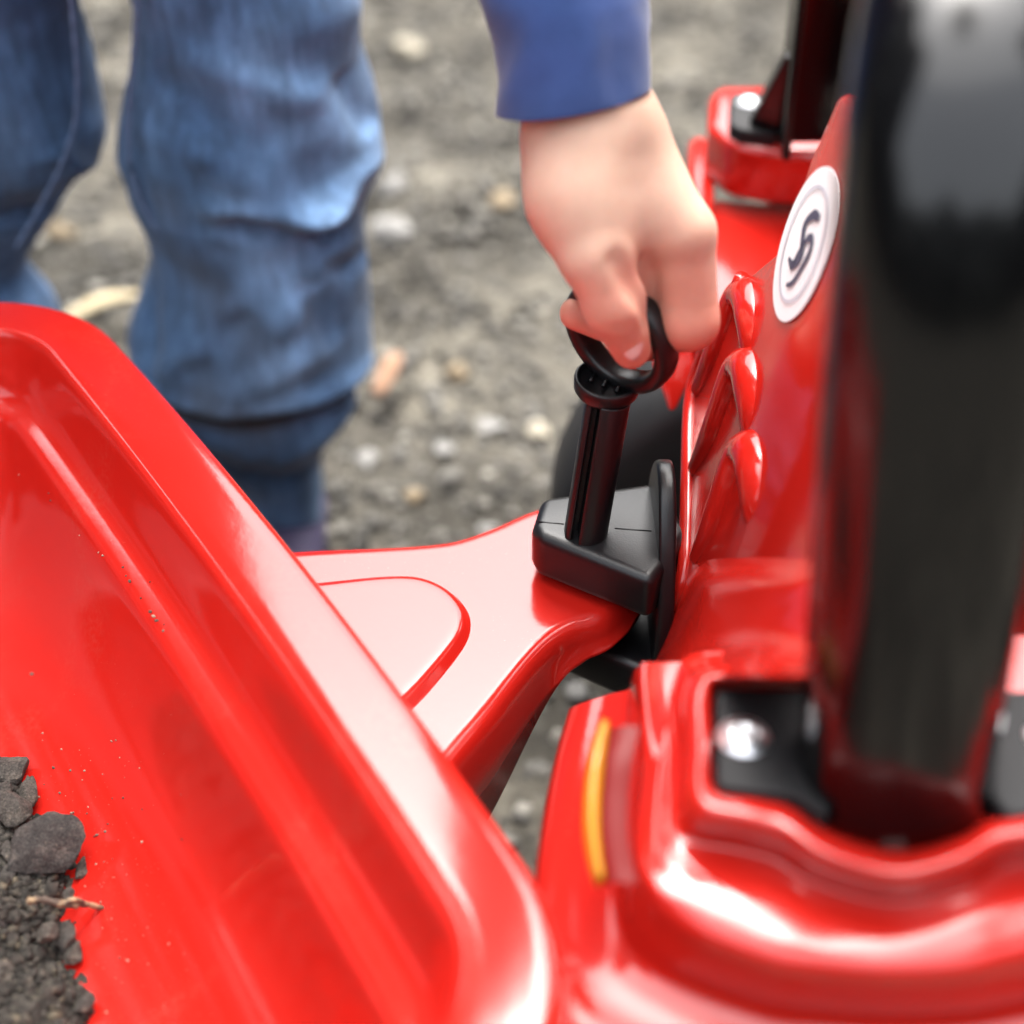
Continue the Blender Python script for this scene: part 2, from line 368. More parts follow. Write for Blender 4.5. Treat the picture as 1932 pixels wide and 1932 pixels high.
pebble(742, 425, 40, GREY, 'light grey stone right of the jeans knee, lower of a close pair', 3, 1.1)
pebble(948, 382, 30, TAN, 'tan stone on the ground left of the wrist', 4, 1.1)
pebble(835, 826, 27, GREY, 'light grey stone above the trailer drawbar, midway from trouser hem to pin', 5)
pebble(692, 845, 28, GREY, 'grey stone beside the trouser hem, lowest near the leg', 6)
pebble(1012, 780, 26, PALE, 'cream stone just left of the black coupling pin', 7)
pebble(922, 775, 25, GREY, 'grey stone between the light grey stone and the cream stone by the pin', 8, 1.2)
pebble(780, 915, 22, TAN, 'brownish stone on the gravel just above the red drawbar', 9)
pebble(860, 690, 24, TAN, 'tan stone right of the dry leaf by the trouser leg', 10)
pebble(920, 975, 22, GREY, 'grey stone at the far edge of the red drawbar', 11)
pebble(110, 420, 30, TAN, 'brown stone on the ground between the two trouser legs', 13)
pebble(1090, 1290, 24, GREY, 'grey stone on dark gravel under the drawbar beside the red mudguard', 14)
def chip(px1, py1, px2, py2, w, m, name, label, cat, seed):
    a, b = Z(px1, py1, .012), Z(px2, py2, .012)
    path = spline([a, .5*(a+b)+np.array([.003, .002, .006]), b], 12); rad = w*(.45+.55*np.sin(np.linspace(.25, pi-.25, 12)))
    o = loft(name, tube(path, rad, 10, .4), m, None, True, True, True); return tag(o, label, cat)
chip(118, 606, 262, 556, .009, STRAW, 'wood_chip', 'long pale wood chip on the ground between the trouser legs', 'wood chip', 1)
chip(712, 745, 748, 668, .008, LEAF, 'dry_leaf', 'orange brown dry leaf beside the trouser hem', 'leaf', 2)

# ================================================================== TRAILER
PIN = Z(1105, 1000, .26); ZR = .29
ua = atan2(.491, .871)-radians(-2.5); U = np.array([cos(ua), sin(ua), 0]); Vv = np.array([-sin(ua), cos(ua), 0])
def TL(u, v, z): return np.array([PIN[0], PIN[1], 0])+U*u+Vv*v+np.array([0, 0, z])
trailer = empty('toy_trailer', tuple(TL(-.33, .018, 0)))
tag(trailer, 'glossy red plastic toy trailer tub with wide moulded rim holding dark soil', 'toy trailer')
UF, LEN, HW, VC, RC = -.113, .46, .235, .021, .070
def outline(s, n_side=26, n_cor=14):
    """rounded-rectangle outline inset by s, (u,v) pairs, closed"""
    R = max(RC-s, .016+.12*max(0, s-.05)); hl, hw = LEN/2-s, HW-s; R = min(R, hl*.95, hw*.95); pts = []
    cs = [(hl-R, hw-R, 0), (-(hl-R), hw-R, pi/2), (-(hl-R), -(hw-R), pi), (hl-R, -(hw-R), 1.5*pi)]
    for i, (cx, cy, a0) in enumerate(cs):
        for a in np.linspace(a0, a0+pi/2, n_cor): pts.append((cx+R*cos(a), cy+R*sin(a)))
        nx, ny, na = cs[(i+1) % 4]; e = (cx+R*cos(a0+pi/2), cy+R*sin(a0+pi/2)); f = (nx+R*cos(na), ny+R*sin(na))
        for t in np.linspace(0, 1, n_side+2)[1:-1]: pts.append((e[0]+(f[0]-e[0])*t, e[1]+(f[1]-e[1])*t))
    out = []
    for (a, b) in pts:
        u = UF-LEN/2+a; u -= .16*b*b*np.clip(a/(LEN/2), 0, 1)**2; out.append((u, VC+b))
    return out
prof = [(.060, -.108), (.050, -.09), (.034, -.045), (.030, -.034), (.0035, -.033), (.0012, -.032), (.0003, -.030), (0, -.020), (.0002, -.0075), (.0009, -.0036), (.0022, -.0013), (.004, -.0003), (.0065, 0), (.0095, .0001), (.014, .0003), (.022, .0006), (.0272, .0007), (.0290, .0001), (.0305, -.002), (.0318, -.0065), (.034, -.014), (.0362, -.0215), (.0382, -.0255), (.0405, -.0277), (.0435, -.02895), (.047, -.0298), (.0492, -.0309), (.0508, -.0331), (.0525, -.038), (.056, -.050), (.0615, -.064), (.070, -.078), (.082, -.089), (.098, -.097), (.118, -.1015), (.145, -.104), (.18, -.105), (.205, -.105)]
rows = [np.array([TL(u, v, ZR+z) for u, v in outline(s)]) for s, z in prof]
tub = loft('tub', rows, REDT, trailer, True, True, True); fix_normals(tub.data)
# drawbar: flat flaring arm with turned-down sides and a raised pad
ZD = .238
far = [(470, 1040), (590, 1032), (720, 1027), (800, 1022), (860, 1014), (930, 990), (1000, 960), (1080, 940), (1150, 955)]
nearp = [(1190, 1010), (1200, 1090), (1150, 1157), (1090, 1180), (1045, 1206), (1000, 1252), (930, 1342), (862, 1424), (760, 1560)]
outl = np.vstack([spline([Z(*p, ZD) for p in far], 60), spline([Z(*p, ZD) for p in nearp], 70)])
def inset_rows(o2, steps):
    c = o2; d = np.roll(c, -1, 0)-np.roll(c, 1, 0); nrm = np.column_stack([d[:, 1], -d[:, 0], 0*d[:, 0]]); nrm /= np.linalg.norm(nrm, axis=1)[:, None]
    ar = .5*np.sum(c[:, 0]*np.roll(c[:, 1], -1)-np.roll(c[:, 0], -1)*c[:, 1])
    if ar > 0: nrm = -nrm                                          # points inwards
    for _ in range(4): nrm = (nrm+np.roll(nrm, 1, 0)+np.roll(nrm, -1, 0))/3
    return [c+nrm*s+np.array([0, 0, z]) for s, z in steps]
R_ = inset_rows(outl, [(-.004, -.045), (-.003, -.020), (-.0015, -.008), (-.0002, -.0035), (.0015, -.001), (.0035, 0), (.006, 0), (.009, 0)])
for r_ in R_:                                                      # the turned-down side is shallow at the hitch, deep at the tub
    k_ = np.clip((np.linalg.norm(r_[:, :2]-PIN[:2], axis=1)-.03)/.07, 0, 1); r_[:, 2] = ZD+np.maximum(r_[:, 2]-ZD, -(.014+.034*k_))
drawbar = loft('drawbar', R_, RED, trailer, True, True, True); fix_normals(drawbar.data)
padp = spline([Z(*p, ZD+.004) for p in [(500, 1110), (640, 1094), (730, 1086), (790, 1088), (838, 1108), (868, 1140), (874, 1172), (858, 1210), (800, 1282), (740, 1345), (600, 1500)]], 70)
R_ = inset_rows(padp, [(-.0035, -.0045), (-.002, -.0035), (-.0006, -.001), (.0008, 0), (.0028, .0002), (.005, .0002), (.008, .0002)])
pad = loft('raised_pad', R_, RED, drawbar, True, False, True); fix_normals(pad.data)
for sgn in (1, -1):                                                 # wheels under the tub carry it
    c = TL(UF-LEN/2, VC+sgn*.16, .075)
    rows = []; 
    for r_, wv in [(.03, -.022), (.06, -.022), (.072, -.016), (.075, 0), (.072, .016), (.06, .022), (.03, .022)]:
        a = np.linspace(0, 2*pi, 40, endpoint=False); rows.append(c+r_*(np.cos(a)[:, None]*U+np.sin(a)[:, None]*np.array([0, 0, 1]))+Vv*wv)
    loft('wheel', rows, TYRE, trailer, True, True, True)
cyl('axle', TL(UF-LEN/2, VC-.17, .075), TL(UF-LEN/2, VC+.17, .075), .01, BLK, trailer)
prism('axle_support', [TL(UF-LEN/2+a, VC+b, .187) for a, b in ((.05, .1), (-.05, .1), (-.05, -.1), (.05, -.1))], .07, RED, trailer)

# ------------------------------------------------------------------ soil in the tub
ZF = ZR-.105
edge = [Z(x, y, ZF+.002) for x, y in [(-260, 1500), (-150, 1380), (-60, 1400), (0, 1432), (45, 1448), (72, 1500), (100, 1532), (150, 1548), (172, 1600), (176, 1650), (166, 1700), (158, 1745), (160, 1780), (176, 1830), (178, 1880), (176, 1932), (170, 2040), (100, 2180), (-100, 2300), (-350, 2200), (-450, 1800)]]
edge = spline(edge, 160, True)[:, :2]
xs = np.arange(edge[:, 0].min()-.01, edge[:, 0].max()+.01, .0016); ys = np.arange(edge[:, 1].min()-.01, edge[:, 1].max()+.01, .0016)
SX, SY = np.meshgrid(xs, ys); pts = np.column_stack([SX.ravel(), SY.ravel()])
def inside_dist(p, poly):
    x, y = p[:, 0], p[:, 1]; ins = np.zeros(len(p), bool); best = np.full(len(p), 9.)
    for (x1, y1), (x2, y2) in zip(poly, np.roll(poly, -1, 0)):
        c = ((y1 > y) != (y2 > y)); xx = (x2-x1)*(y-y1)/(y2-y1+1e-12)+x1; ins ^= c & (x < xx)
        dx, dy = x2-x1, y2-y1; t = np.clip(((x-x1)*dx+(y-y1)*dy)/(dx*dx+dy*dy+1e-12), 0, 1); best = np.minimum(best, np.hypot(x-x1-t*dx, y-y1-t*dy))
    return np.where(ins, best, -best)
sd = inside_dist(pts, edge); q3 = np.column_stack([pts, 0*sd])
def soil_h(sd, q3):
    h = .016*np.clip(sd/.03, 0, 1)**.7+.004*fbm(q3*60, 4, 31)*np.clip(sd/.006, 0, 1)+.0016*fbm(q3*320, 3, 41)
    return h
hh = soil_h(sd, q3); Vs = np.column_stack([pts, ZF+np.where(sd > -.0015, hh, -.004)])
soil = obj('soil_heap', Vs, grid_faces(len(ys), len(xs)), SOIL)
bm = bmesh.new(); bm.from_mesh(soil.data); bm.verts.ensure_lookup_table(); bmesh.ops.delete(bm, geom=[v for v in bm.verts if sd[v.index] < -.003], context='VERTS'); bm.to_mesh(soil.data); bm.free()
tag(soil, 'heap of dark crumbly soil lying in the red trailer tub', 'soil', kind='stuff')
# loose grains over the heap and along its edge
n = 30000; ii = RNG.integers(0, len(pts), 140000); ok = sd[ii] > -.002; ii = ii[ok][:n]; n = len(ii)
sz = .0004+.0017*RNG.random(n)**3.5; pp = np.column_stack([pts[ii]+RNG.uniform(-.0008, .0008, (n, 2)), ZF+np.maximum(hh[ii], 0)+sz*.45])
sz[:220] = RNG.uniform(.0014, .0034, 220); V, F = rocks(n, pp, sz, .9, .38); tag(fast_obj('soil_grains', V, F, SOIL), 'loose grey brown soil grains on top of the heap in the tub', 'soil grains', kind='stuff')
# sparse crumbs lying on the clean red floor and on the ledge
n = 700; e = edge[RNG.integers(0, len(edge), n)]; off = np.abs(RNG.normal(0, .017, n)); crn = []
for (x, y), o_ in zip(e, off):
    if x < -.19: continue
    crn.append((x+o_*.9, y+RNG.normal(0, .012)))
crn = np.array(crn)
def floor_z(x, y):
    d = np.array([x, y, 0])-np.array([PIN[0], PIN[1], 0]); u, v = d @ U, d @ Vv; s = min(UF-u-.16*(v-VC)**2, HW-abs(v-VC)); pr = np.array(prof[16:]); return ZR+np.interp(s, pr[:, 0], pr[:, 1])
sz = .00012+.00055*RNG.random(len(crn))**4; pp = np.array([(x, y, floor_z(x, y)+s*.4) for (x, y), s in zip(crn, sz)]); V, F = rocks(len(crn), pp, sz, .9, .3)
led = []
for px, py, r in [(194, 1050, 3.0), (186, 1044, 2), (245, 1098, 3.8), (238, 1088, 2), (232, 1072, 2), (266, 1130, 2.2), (284, 1156, 3.8), (290, 1164, 3.6), (296, 1172, 3.4), (308, 1192, 3.4), (310, 1180, 2.2), (36, 897, 1.8), (92, 932, 2), (96, 946, 2.2), (150, 1012, 1.8), (60, 1273, 3)]:
    led.append((*Z(px, py, ZR-.0288), r/FPX*.56))
led = np.array(led); CRUMB = mat('soil_crumb', (.1, .09, .075), .9, .3); _g = N(CRUMB, 'ShaderNodeNewGeometry'); _r = ramp(CRUMB, _g.outputs['Random Per Island'], [(0, (.03, .026, .022)), (.5, (.10, .08, .062)), (1, (.34, .26, .19))]); link(CRUMB, _r.outputs[0], bsdf(CRUMB).inputs['Base Color'])
V2, F2 = rocks(len(led), led[:, :3]+np.array([0, 0, .0004]), led[:, 3], .9, .3)
tag(fast_obj('soil_crumbs', np.vstack([V, V2]), np.vstack([F, F2+len(V)]), CRUMB), 'tiny soil crumbs strewn on the clean red floor and ledge of the tub', 'crumbs', kind='stuff')
def clod(px, py, wpx, hpx, seed, label, up=.006, rot=0., flat=.75, amp=.2, cut=6):
    c = Z(px, py, ZF+up); d = np.linalg.norm(c-C0); a, b = wpx/2/FPX*d, hpx/2/FPX*d/.78
    v = rock_mesh('stone', (1, 1, 1), seed, STONE, amp, 1, cut); v = v/np.abs(v).max(0); v = v*np.array([a, b, min(a, b)*flat])
    cr, sr = cos(rot), sin(rot); v = np.column_stack([v[:, 0]*cr-v[:, 1]*sr, v[:, 0]*sr+v[:, 1]*cr, v[:, 2]])
    o = obj('stone', v, IF4, STONE); o.location = tuple(c); return tag(o, label, 'stone', 'stones in the trailer soil')
clod(83, 1590, 150, 118, 21, 'largest wedge shaped grey stone resting on the soil in the tub', .016, -.25, .7, .16, 8)
clod(20, 1528, 72, 76, 22, 'round dark stone behind the largest stone at the left picture edge', .016, .3, .8, .14)
clod(58, 1500, 42, 72, 23, 'upright dark clod at the far edge of the soil, beside the round stone', .011, .2, .8, .2)
clod(18, 1458, 60, 50, 24, 'dark clod farthest up the soil heap at the left picture edge', .010, 0, .8, .2)
clod(10, 1490, 44, 34, 25, 'brownish clod just below the farthest clod', .013, .4, .8, .2)
clod(42, 1447, 24, 24, 26, 'small dark clod at the tip of the soil beside clean red plastic', .004, .5, .8, .2)
clod(0, 1722, 46, 70, 27, 'smooth grey stone cut by the left picture edge, left of the twig', .015, .2, .8, .12)
clod(6, 1658, 44, 50, 28, 'rough grey stone below the largest stone at the left edge', .015, -.3, .8, .2)
clod(14, 1608, 22, 40, 29, 'small oblong brown pebble left of the largest stone', .017, .2, .8, .1)
clod(2, 1837, 50, 40, 30, 'flat grey stone at the left edge low in the soil heap', .014, 0, .7, .14)
clod(152, 1640, 26, 46, 31, 'small dark clod right of the largest stone at the soil edge', .008, .1, .8, .2)
clod(125, 1770, 52, 40, 32, 'dark brown clod on the soil edge just below the twig', .010, .4, .8, .2)
clod(160, 1895, 40, 34, 33, 'grey clod on the soil edge lowest in the tub', .008, .1, .8, .2)
clod(90, 1760, 40, 34, 34, 'round soil clod left of the dark brown clod below the twig', .015, .1, .8, .2)
clod(148, 1575, 22, 34, 35, 'small clod with root bits behind the largest stone', .007, .1, .8, .25)
clod(128, 1690, 22, 28, 36, 'reddish pebble just above the twig', .014, .1, .8, .12)
clod(138, 1800, 40, 34, 37, 'jagged clod on the soil edge second below the twig', .008, .6, .8, .25)
tw = [Z(x, y, ZF+h_) for x, y, h_ in [(55, 1700, .019), (80, 1697, .0215), (105, 1703, .0205), (135, 1708, .018), (160, 1706, .014), (185, 1711, .009), (200, 1714, .006)]]
twp = spline(tw, 40); rr = .0009+.0006*np.abs(fbm(np.column_stack([np.linspace(0, 9, 40)]*3), 2, 5)); rr[-6:] *= np.linspace(1, .5, 6)
tg = loft('twig', tube(twp, rr, 8), TWIG, None, True, True, True)
side = loft('side_shoot', tube(spline([Z(118, 1706, ZF+.020), Z(140, 1697, ZF+.020), Z(158, 1704, ZF+.015)], 10), .0009, 8), TWIG, tg, True, True, True)
tag(tg, 'thin pale dry twig poking out of the soil over the red plastic', 'twig')

# ================================================================== TRACTOR
tractor = empty('toy_tractor', (.25, .4775, 0))
tag(tractor, 'glossy red ride-on toy tractor with black roll bar and rear hitch', 'toy tractor')
# --- hitch
ZH = .262
up = [Z(1021, 936, ZH), Z(1245, 905, ZH), Z(1300, 1000, ZH), Z(1231, 1096, ZH), Z(1012, 1010, ZH), Z(1004, 990, ZH)]
hb = prism('hitch_tongue', up, ZH-.021, BLK, tractor, .0042, 5)
lo = [Z(1035, 985, .2), Z(1245, 960, .2), Z(1300, 1100, .2), Z(1215, 1245, .2), Z(1030, 1190, .2), Z(1010, 1140, .2)]
lowt = [Z(1030, 1115, .213), Z(1250, 1085, .213), Z(1330, 1230, .213), Z(1215, 1266, .213), Z(1038, 1190, .213)]
prism('lower_tongue', lowt, .192, BLK, tractor, .004, 4)
for a_, b_ in (((1014, 984), (1064, 989)), ((1160, 997), (1229, 1002))): cyl('parting_line', Z(*a_, ZH), Z(*b_, ZH), .00028, BLK, tractor, 8)
# back plate of the hitch, rounded on top
def YZprism(name, yz, x0, x1, m, parent, bev=None, lean=0.):
    """outline in the Y-Z plane extruded along X from x0 to x1; lean tilts it with height"""
    n = len(yz); A = [(x0+lean*(z-.26), y, z) for y, z in yz]; B = [(x1+lean*(z-.26), y, z) for y, z in yz]
    F = [tuple(range(n)), tuple(range(2*n-1, n-1, -1))]+[(i, i+n, (i+1) % n+n, (i+1) % n) for i in range(n)]
    o = obj(name, A+B, F, m, parent); fix_normals(o.data)
    if bev: bevel(o, bev, 3)
    return o
YZprism('hitch_base', [tuple(p) for p in spline([(.419, .165), (.419, .23), (.424, .252), (.434, .272), (.446, .284), (.458, .286), (.468, .280), (.477, .268), (.482, .25), (.483, .165)], 44)], .0552, .0618, BLK, tractor, .0016)
# --- far rear wheel (tyre seen behind the pin) and hidden near one
def wheel(cx, cy, cz, R, wd, parent):
    rows = []; a = np.linspace(0, 2*pi, 72, endpoint=False)
    for r_, wv in [(.3, -.42), (.62, -.5), (.86, -.5), (.95, -.44), (.99, -.3), (1, 0), (.99, .3), (.95, .44), (.86, .5), (.62, .5), (.3, .42)]:
        rows.append(np.column_stack([cx+R*r_*np.cos(a), np.full(72, cy+wv*wd), cz+R*r_*np.sin(a)]))
    o = loft('wheel', rows, TYRE, parent, True, True, True); return o
W1 = wheel(.145, .63, .125, .125, .085, tractor)
W2 = wheel(.22, .29, .125, .125, .07, tractor)
# --- sloping seat back with sticker
PN = np.array([-cos(radians(15)), 0, sin(radians(15))]); PP = np.array([.100, .46, .378])
def onP(x, y, off=0.): return PL(x, y, PP+PN*off, PN)
bk = [(1582, 170), (1560, 225), (1528, 296), (1503, 372), (1466, 470), (1400, 525), (1356, 610), (1312, 690), (1297, 760), (1293, 900), (1290, 1000), (1284, 1090), (1262, 1160), (1225, 1258), (1460, 1290), (1540, 1220), (1590, 900), (1620, 700), (1640, 400), (1640, 200)]
bkp = [onP(*p) for p in bk]; nb = len(bkp)
F = [tuple(range(nb)), tuple(range(2*nb-1, nb-1, -1))]+[(i, i+nb, (i+1) % nb+nb, (i+1) % nb) for i in range(nb)]
sb = obj('seat_back', np.vstack([bkp, np.array(bkp)-PN*.05]), F, RED, tractor); fix_normals(sb.data); bevel(sb, .004, 4)
E1 = np.array([0, -1., 0]); E2 = np.cross(PN, E1); E2 = E2 if E2[2] > 0 else -E2
SC = onP(1518, 462, .0006); SR = .0268
a = np.linspace(0, 2*pi, 64, endpoint=False)
stk = obj('sticker', np.vstack([[SC+PN*.0004], SC+PN*.0004+SR*(np.cos(a)[:, None]*E1+np.sin(a)[:, None]*E2), SC+1.002*SR*(np.cos(a)[:, None]*E1+np.sin(a)[:, None]*E2)]),
          [(0, 1+i, 1+(i+1) % 64) for i in range(64)]+[(1+i, 65+i, 65+(i+1) % 64, 1+(i+1) % 64) for i in range(64)], WHITE, tractor, False)
def ink(name, pts, wd, parent, closed=False):
    p = spline(pts, 40, closed); d = np.gradient(p, axis=0) if not closed else np.roll(p, -1, 0)-np.roll(p, 1, 0); nn = np.column_stack([-d[:, 1], d[:, 0]]); nn /= np.linalg.norm(nn, axis=1)[:, None]+1e-9
    ww = wd*np.ones(len(p)) if np.isscalar(wd) else np.interp(np.linspace(0, 1, len(p)), np.linspace(0, 1, len(wd)), wd)
    L, R = p+nn*ww[:, None]/2, p-nn*ww[:, None]/2; f = lambda q: SC+PN*.0009+SR*(q[:, 0:1]*E1+q[:, 1:2]*E2)
    return obj(name, np.vstack([f(L), f(R)]), [(i, (i+1) % 40, 40+(i+1) % 40, 40+i) for i in range(40 if closed else 39)], INK, parent, False)
th = np.linspace(0, 2*pi, 24, endpoint=False); GREYINK = mat('sticker_grey_ink', (.42, .43, .5), .4)
rg = ink('printed_ring', np.column_stack([.74*np.cos(th), .74*np.sin(th)]), .045, stk, True); rg.data.materials[0] = GREYINK
ink('printed_mark', [(.20, .48), (-.05, .40), (-.22, .18), (-.05, .02), (.12, -.1), (-.02, -.32), (-.28, -.36)], [.10, .14, .12, .13, .13, .12, .06], stk)
ink('printed_mark', [(-.05, -.40), (.02, -.05), (.12, .16), (.28, .20), (.36, .05), (.30, -.25), (.22, -.45), (.05, -.58)], [.05, .1, .09, .12, .12, .1, .09, .05], stk)
# --- slanting moulded ribs under the sticker
def rib(pts):
    n = 60; c = spline([onP(x, y, o_) for x, y, o_, r_ in pts], n); rr = np.interp(np.linspace(0, 1, n), np.linspace(0, 1, len(pts)), [p[3] for p in pts])
    rows = tube(c, rr, 20, .95, up=PN); o = loft('rib', rows, RED, tractor, True, True, True); fix_normals(o.data); return o
for dx, dy, sc_ in ((-2, -136, .93), (0, 0, 1.), (8, 160, 1.04)):
    rib([(x+dx, y+dy, o_, r_*sc_) for x, y, o_, r_ in [(1440, 850, -.0085, .0068), (1434, 790, -.0050, .0082), (1426, 735, -.0030, .0086), (1416, 700, -.0022, .0082), (1402, 694, -.0022, .0072), (1389, 710, -.0016, .0066), (1369, 762, -.0012, .0062), (1345, 826, -.0014, .0056), (1316, 893, -.0032, .0050)]])
eg = spline([onP(x, y, .0005) for x, y in [(1402, 522), (1360, 606), (1320, 690), (1304, 760), (1299, 900), (1296, 1000), (1290, 1088), (1262, 1165)]], 50); loft('panel_edge', tube(eg, .0032, 14), RED, tractor, True, True, True)
# --- lower tail panel: the long face right of the hitch, lofted between traced edges
def row_(y, xs, lift): return [PL(x, y, PP+PN*o_, PN) for x, o_ in zip(xs, lift)]
tp = [row_(1030, (1292, 1330, 1400, 1470, 1520, 1590), (-.004, -.002, -.0015, -.0015, -.0015, -.002)), row_(1064, (1290, 1330, 1400, 1470, 1520, 1590), (-.003, .0004, .0009, .0009, .0007, -.002)),
      row_(1100, (1284, 1325, 1400, 1470, 1520, 1590), (-.001, .004, .005, .005, .004, -.001)), row_(1150, (1264, 1318, 1395, 1470, 1520, 1590), (-.001, .006, .007, .007, .006, .001)),
      row_(1200, (1246, 1305, 1385, 1465, 1520, 1590), (-.001, .008, .010, .010, .008, .003)), row_(1240, (1230, 1285, 1370, 1460, 1520, 1590), (-.001, .012, .016, .016, .012, .006)), row_(1275, (1218, 1270, 1350, 1450, 1515, 1585), (0, .018, .024, .024, .02, .012))]
rows = smooth_rows([spline(r, 50) for r in tp], 40); tl = loft('tail_flare', rows, RED, tractor)

# --- near mudguard, stepped moulding lofted through its ridge and ledge lines
def line(pts, z): return spline([Z(x, y, z if len(p) == 2 else p[2]) for p in pts for x, y in [p[:2]]], 90)
L = []
ZM = .322
L.append(line([(1620, 1296), (1400, 1294), (1350, 1300), (1348, 1400), (1352, 1484), (1420, 1500), (1492, 1515), (1560, 1560), (1690, 1600), (1800, 1575), (1860, 1545), (1940, 1535), (2050, 1530), (2200, 1530)], ZM-.012))
L.append(line([(1620, 1290), (1390, 1287), (1342, 1300), (1340, 1400), (1344, 1490), (1420, 1510), (1488, 1526), (1556, 1574), (1690, 1616), (1805, 1590), (1866, 1557), (1940, 1546), (2050, 1540), (2200, 1540)], ZM-.003))
L.append(line([(1620, 1278), (1372, 1272), (1320, 1300), (1320, 1400), (1326, 1505), (1410, 1530), (1480, 1548), (1548, 1598), (1690, 1640), (1812, 1614), (1876, 1578), (1945, 1566), (2050, 1560), (2200, 1560)], ZM))
L.append(line([(1620, 1264), (1350, 1256), (1296, 1300), (1298, 1410), (1306, 1530), (1400, 1560), (1475, 1580), (1545, 1626), (1690, 1668), (1815, 1640), (1886, 1604), (1950, 1590), (2050, 1584), (2200, 1584)], ZM-.004))
L.append(line([(1620, 1256), (1338, 1246), (1280, 1300), (1280, 1420), (1286, 1560), (1392, 1592), (1472, 1616), (1545, 1660), (1690, 1696), (1818, 1668), (1890, 1632), (1955, 1618), (2050, 1612), (2200, 1612)], ZM-.017))
L.append(line([(1620, 1250), (1330, 1240), (1266, 1300), (1264, 1430), (1262, 1600), (1380, 1626), (1470, 1652), (1545, 1690), (1690, 1722), (1820, 1696), (1892, 1660), (1960, 1645), (2050, 1640), (2200, 1640)], ZM-.0195))
L.append(line([(1244, 1250), (1238, 1300), (1236, 1450), (1232, 1630), (1330, 1690), (1470, 1740), (1560, 1765), (1690, 1785), (1820, 1765), (1900, 1735), (1965, 1715), (2050, 1708), (2200, 1708)], ZM-.021))
L.append(line([(1222, 1252), (1216, 1300), (1210, 1460), (1206, 1650), (1300, 1745), (1450, 1810), (1560, 1832), (1690, 1842), (1820, 1830), (1905, 1806), (1970, 1790), (2050, 1784), (2200, 1784)], ZM-.025))
L.append(line([(1200, 1262), (1196, 1310), (1190, 1470), (1186, 1680), (1260, 1790), (1440, 1868), (1560, 1888), (1690, 1896), (1820, 1890), (1910, 1872), (1975, 1860), (2050, 1856), (2200, 1856)], ZM-.038))
L.append(line([(1190, 1280), (1188, 1330), (1180, 1480), (1172, 1700), (1230, 1820), (1430, 1905), (1560, 1922), (1690, 1930), (1820, 1924), (1914, 1908), (1980, 1898), (2050, 1894), (2200, 1894)], ZM-.050))
L.append(line([(1186, 1300), (1180, 1350), (1168, 1500), (1150, 1720), (1190, 1850), (1420, 1945), (1560, 1960), (1690, 1968), (1820, 1962), (1920, 1946), (1985, 1938), (2050, 1934), (2200, 1934)], ZM-.054))
L.append(line([(1150, 1310), (1130, 1400), (1095, 1540), (1080, 1720), (1110, 1900), (1400, 2040), (1560, 2060), (1690, 2070), (1820, 2066), (1925, 2050), (1990, 2044), (2060, 2040), (2220, 2040)], ZM-.058))
L.append(line([(1078, 1335), (1052, 1430), (1026, 1560), (1006, 1740), (1010, 1940), (1380, 2140), (1560, 2170), (1690, 2180), (1820, 2178), (1930, 2160), (1995, 2156), (2070, 2150), (2240, 2150)], ZM-.066))
L.append(line([(1074, 1350), (1046, 1440), (1018, 1570), (996, 1750), (1000, 1950), (1370, 2170), (1560, 2200), (1690, 2210), (1820, 2208), (1930, 2190), (1995, 2186), (2070, 2180), (2240, 2180)], ZM-.10))
rows = smooth_rows(L, 105)
mg = loft('mudguard', rows, RED, tractor); 
# floor of the pocket under the post
fl = L[0]; c = fl.mean(0); fl2 = np.array([Z(x, y, ZM-.012) for x, y in [(1352, 1240), (2200, 1240)]])
obj('pocket_floor', np.vstack([fl-np.array([0, 0, .0005]), [Z(2200, 1200, ZM-.0125)], [Z(1700, 1200, ZM-.0125)]]), [tuple(range(92))], RED, tractor, False)
# reflector on the mudguard's rear end
rf = spline([P(1141, 1370, .424), P(1128, 1430, .417), P(1119, 1500, .411), P(1117, 1570, .405), P(1124, 1630, .400), P(1132, 1664, .397)], 30)
hs_ = np.array(rf); ho = hs_+np.array([.0055, .001, .0015]); hi2 = hs_+np.array([.010, -.001, .001])
HOUS = mat('red_lens', (.13, .004, .004), .35, .2, 1.35)
loft('reflector_housing', [hs_+np.array([.001, .001, 0]), hs_+np.array([.002, -.0012, .0005]), ho+np.array([0, -.0022, 0]), hi2], HOUS, tractor)
rl = tube(rf, .0026*np.sin(np.linspace(.35, pi-.35, 30))**.5, 16, 2.2); loft('reflector', rl, AMBER, tractor, True, True, True)

# --- roll bar posts
def post(path, rad, name, asp):
    p = spline(path, 60); T = np.gradient(p, axis=0); T /= np.linalg.norm(T, axis=1)[:, None]; a = np.linspace(0, 2*pi, 64, endpoint=False); rows = []
    e = lambda v: np.sign(v)*np.abs(v)**.86
    for c, t in zip(p, T):
        sx = np.array([1., 0, 0]); sx -= t*(sx @ t); sx /= np.linalg.norm(sx); sy = np.cross(t, sx)
        rows.append(c+rad*asp*e(np.cos(a))[:, None]*sx+rad*e(np.sin(a))[:, None]*sy)
    return loft(name, rows, GLOSS, tractor, True, True, True)
pc = [P(1686, 1480, .408), P(1692, 1400, .398), P(1740, 1000, .354), P(1782, 600, .326), P(1818, 250, .316), P(1846, 0, .327), P(1876, -250, .36), P(1890, -500, .415)]
post(pc, .022, 'roll_bar', 1.16)
fp = [Y(1552, 284, .70), Y(1566, 150, .705), Y(1586, 0, .70), Y(1608, -200, .68), Y(1628, -380, .64), Y(1650, -600, .56)]
fpp = spline(fp, 40); hw = .022
rows = []
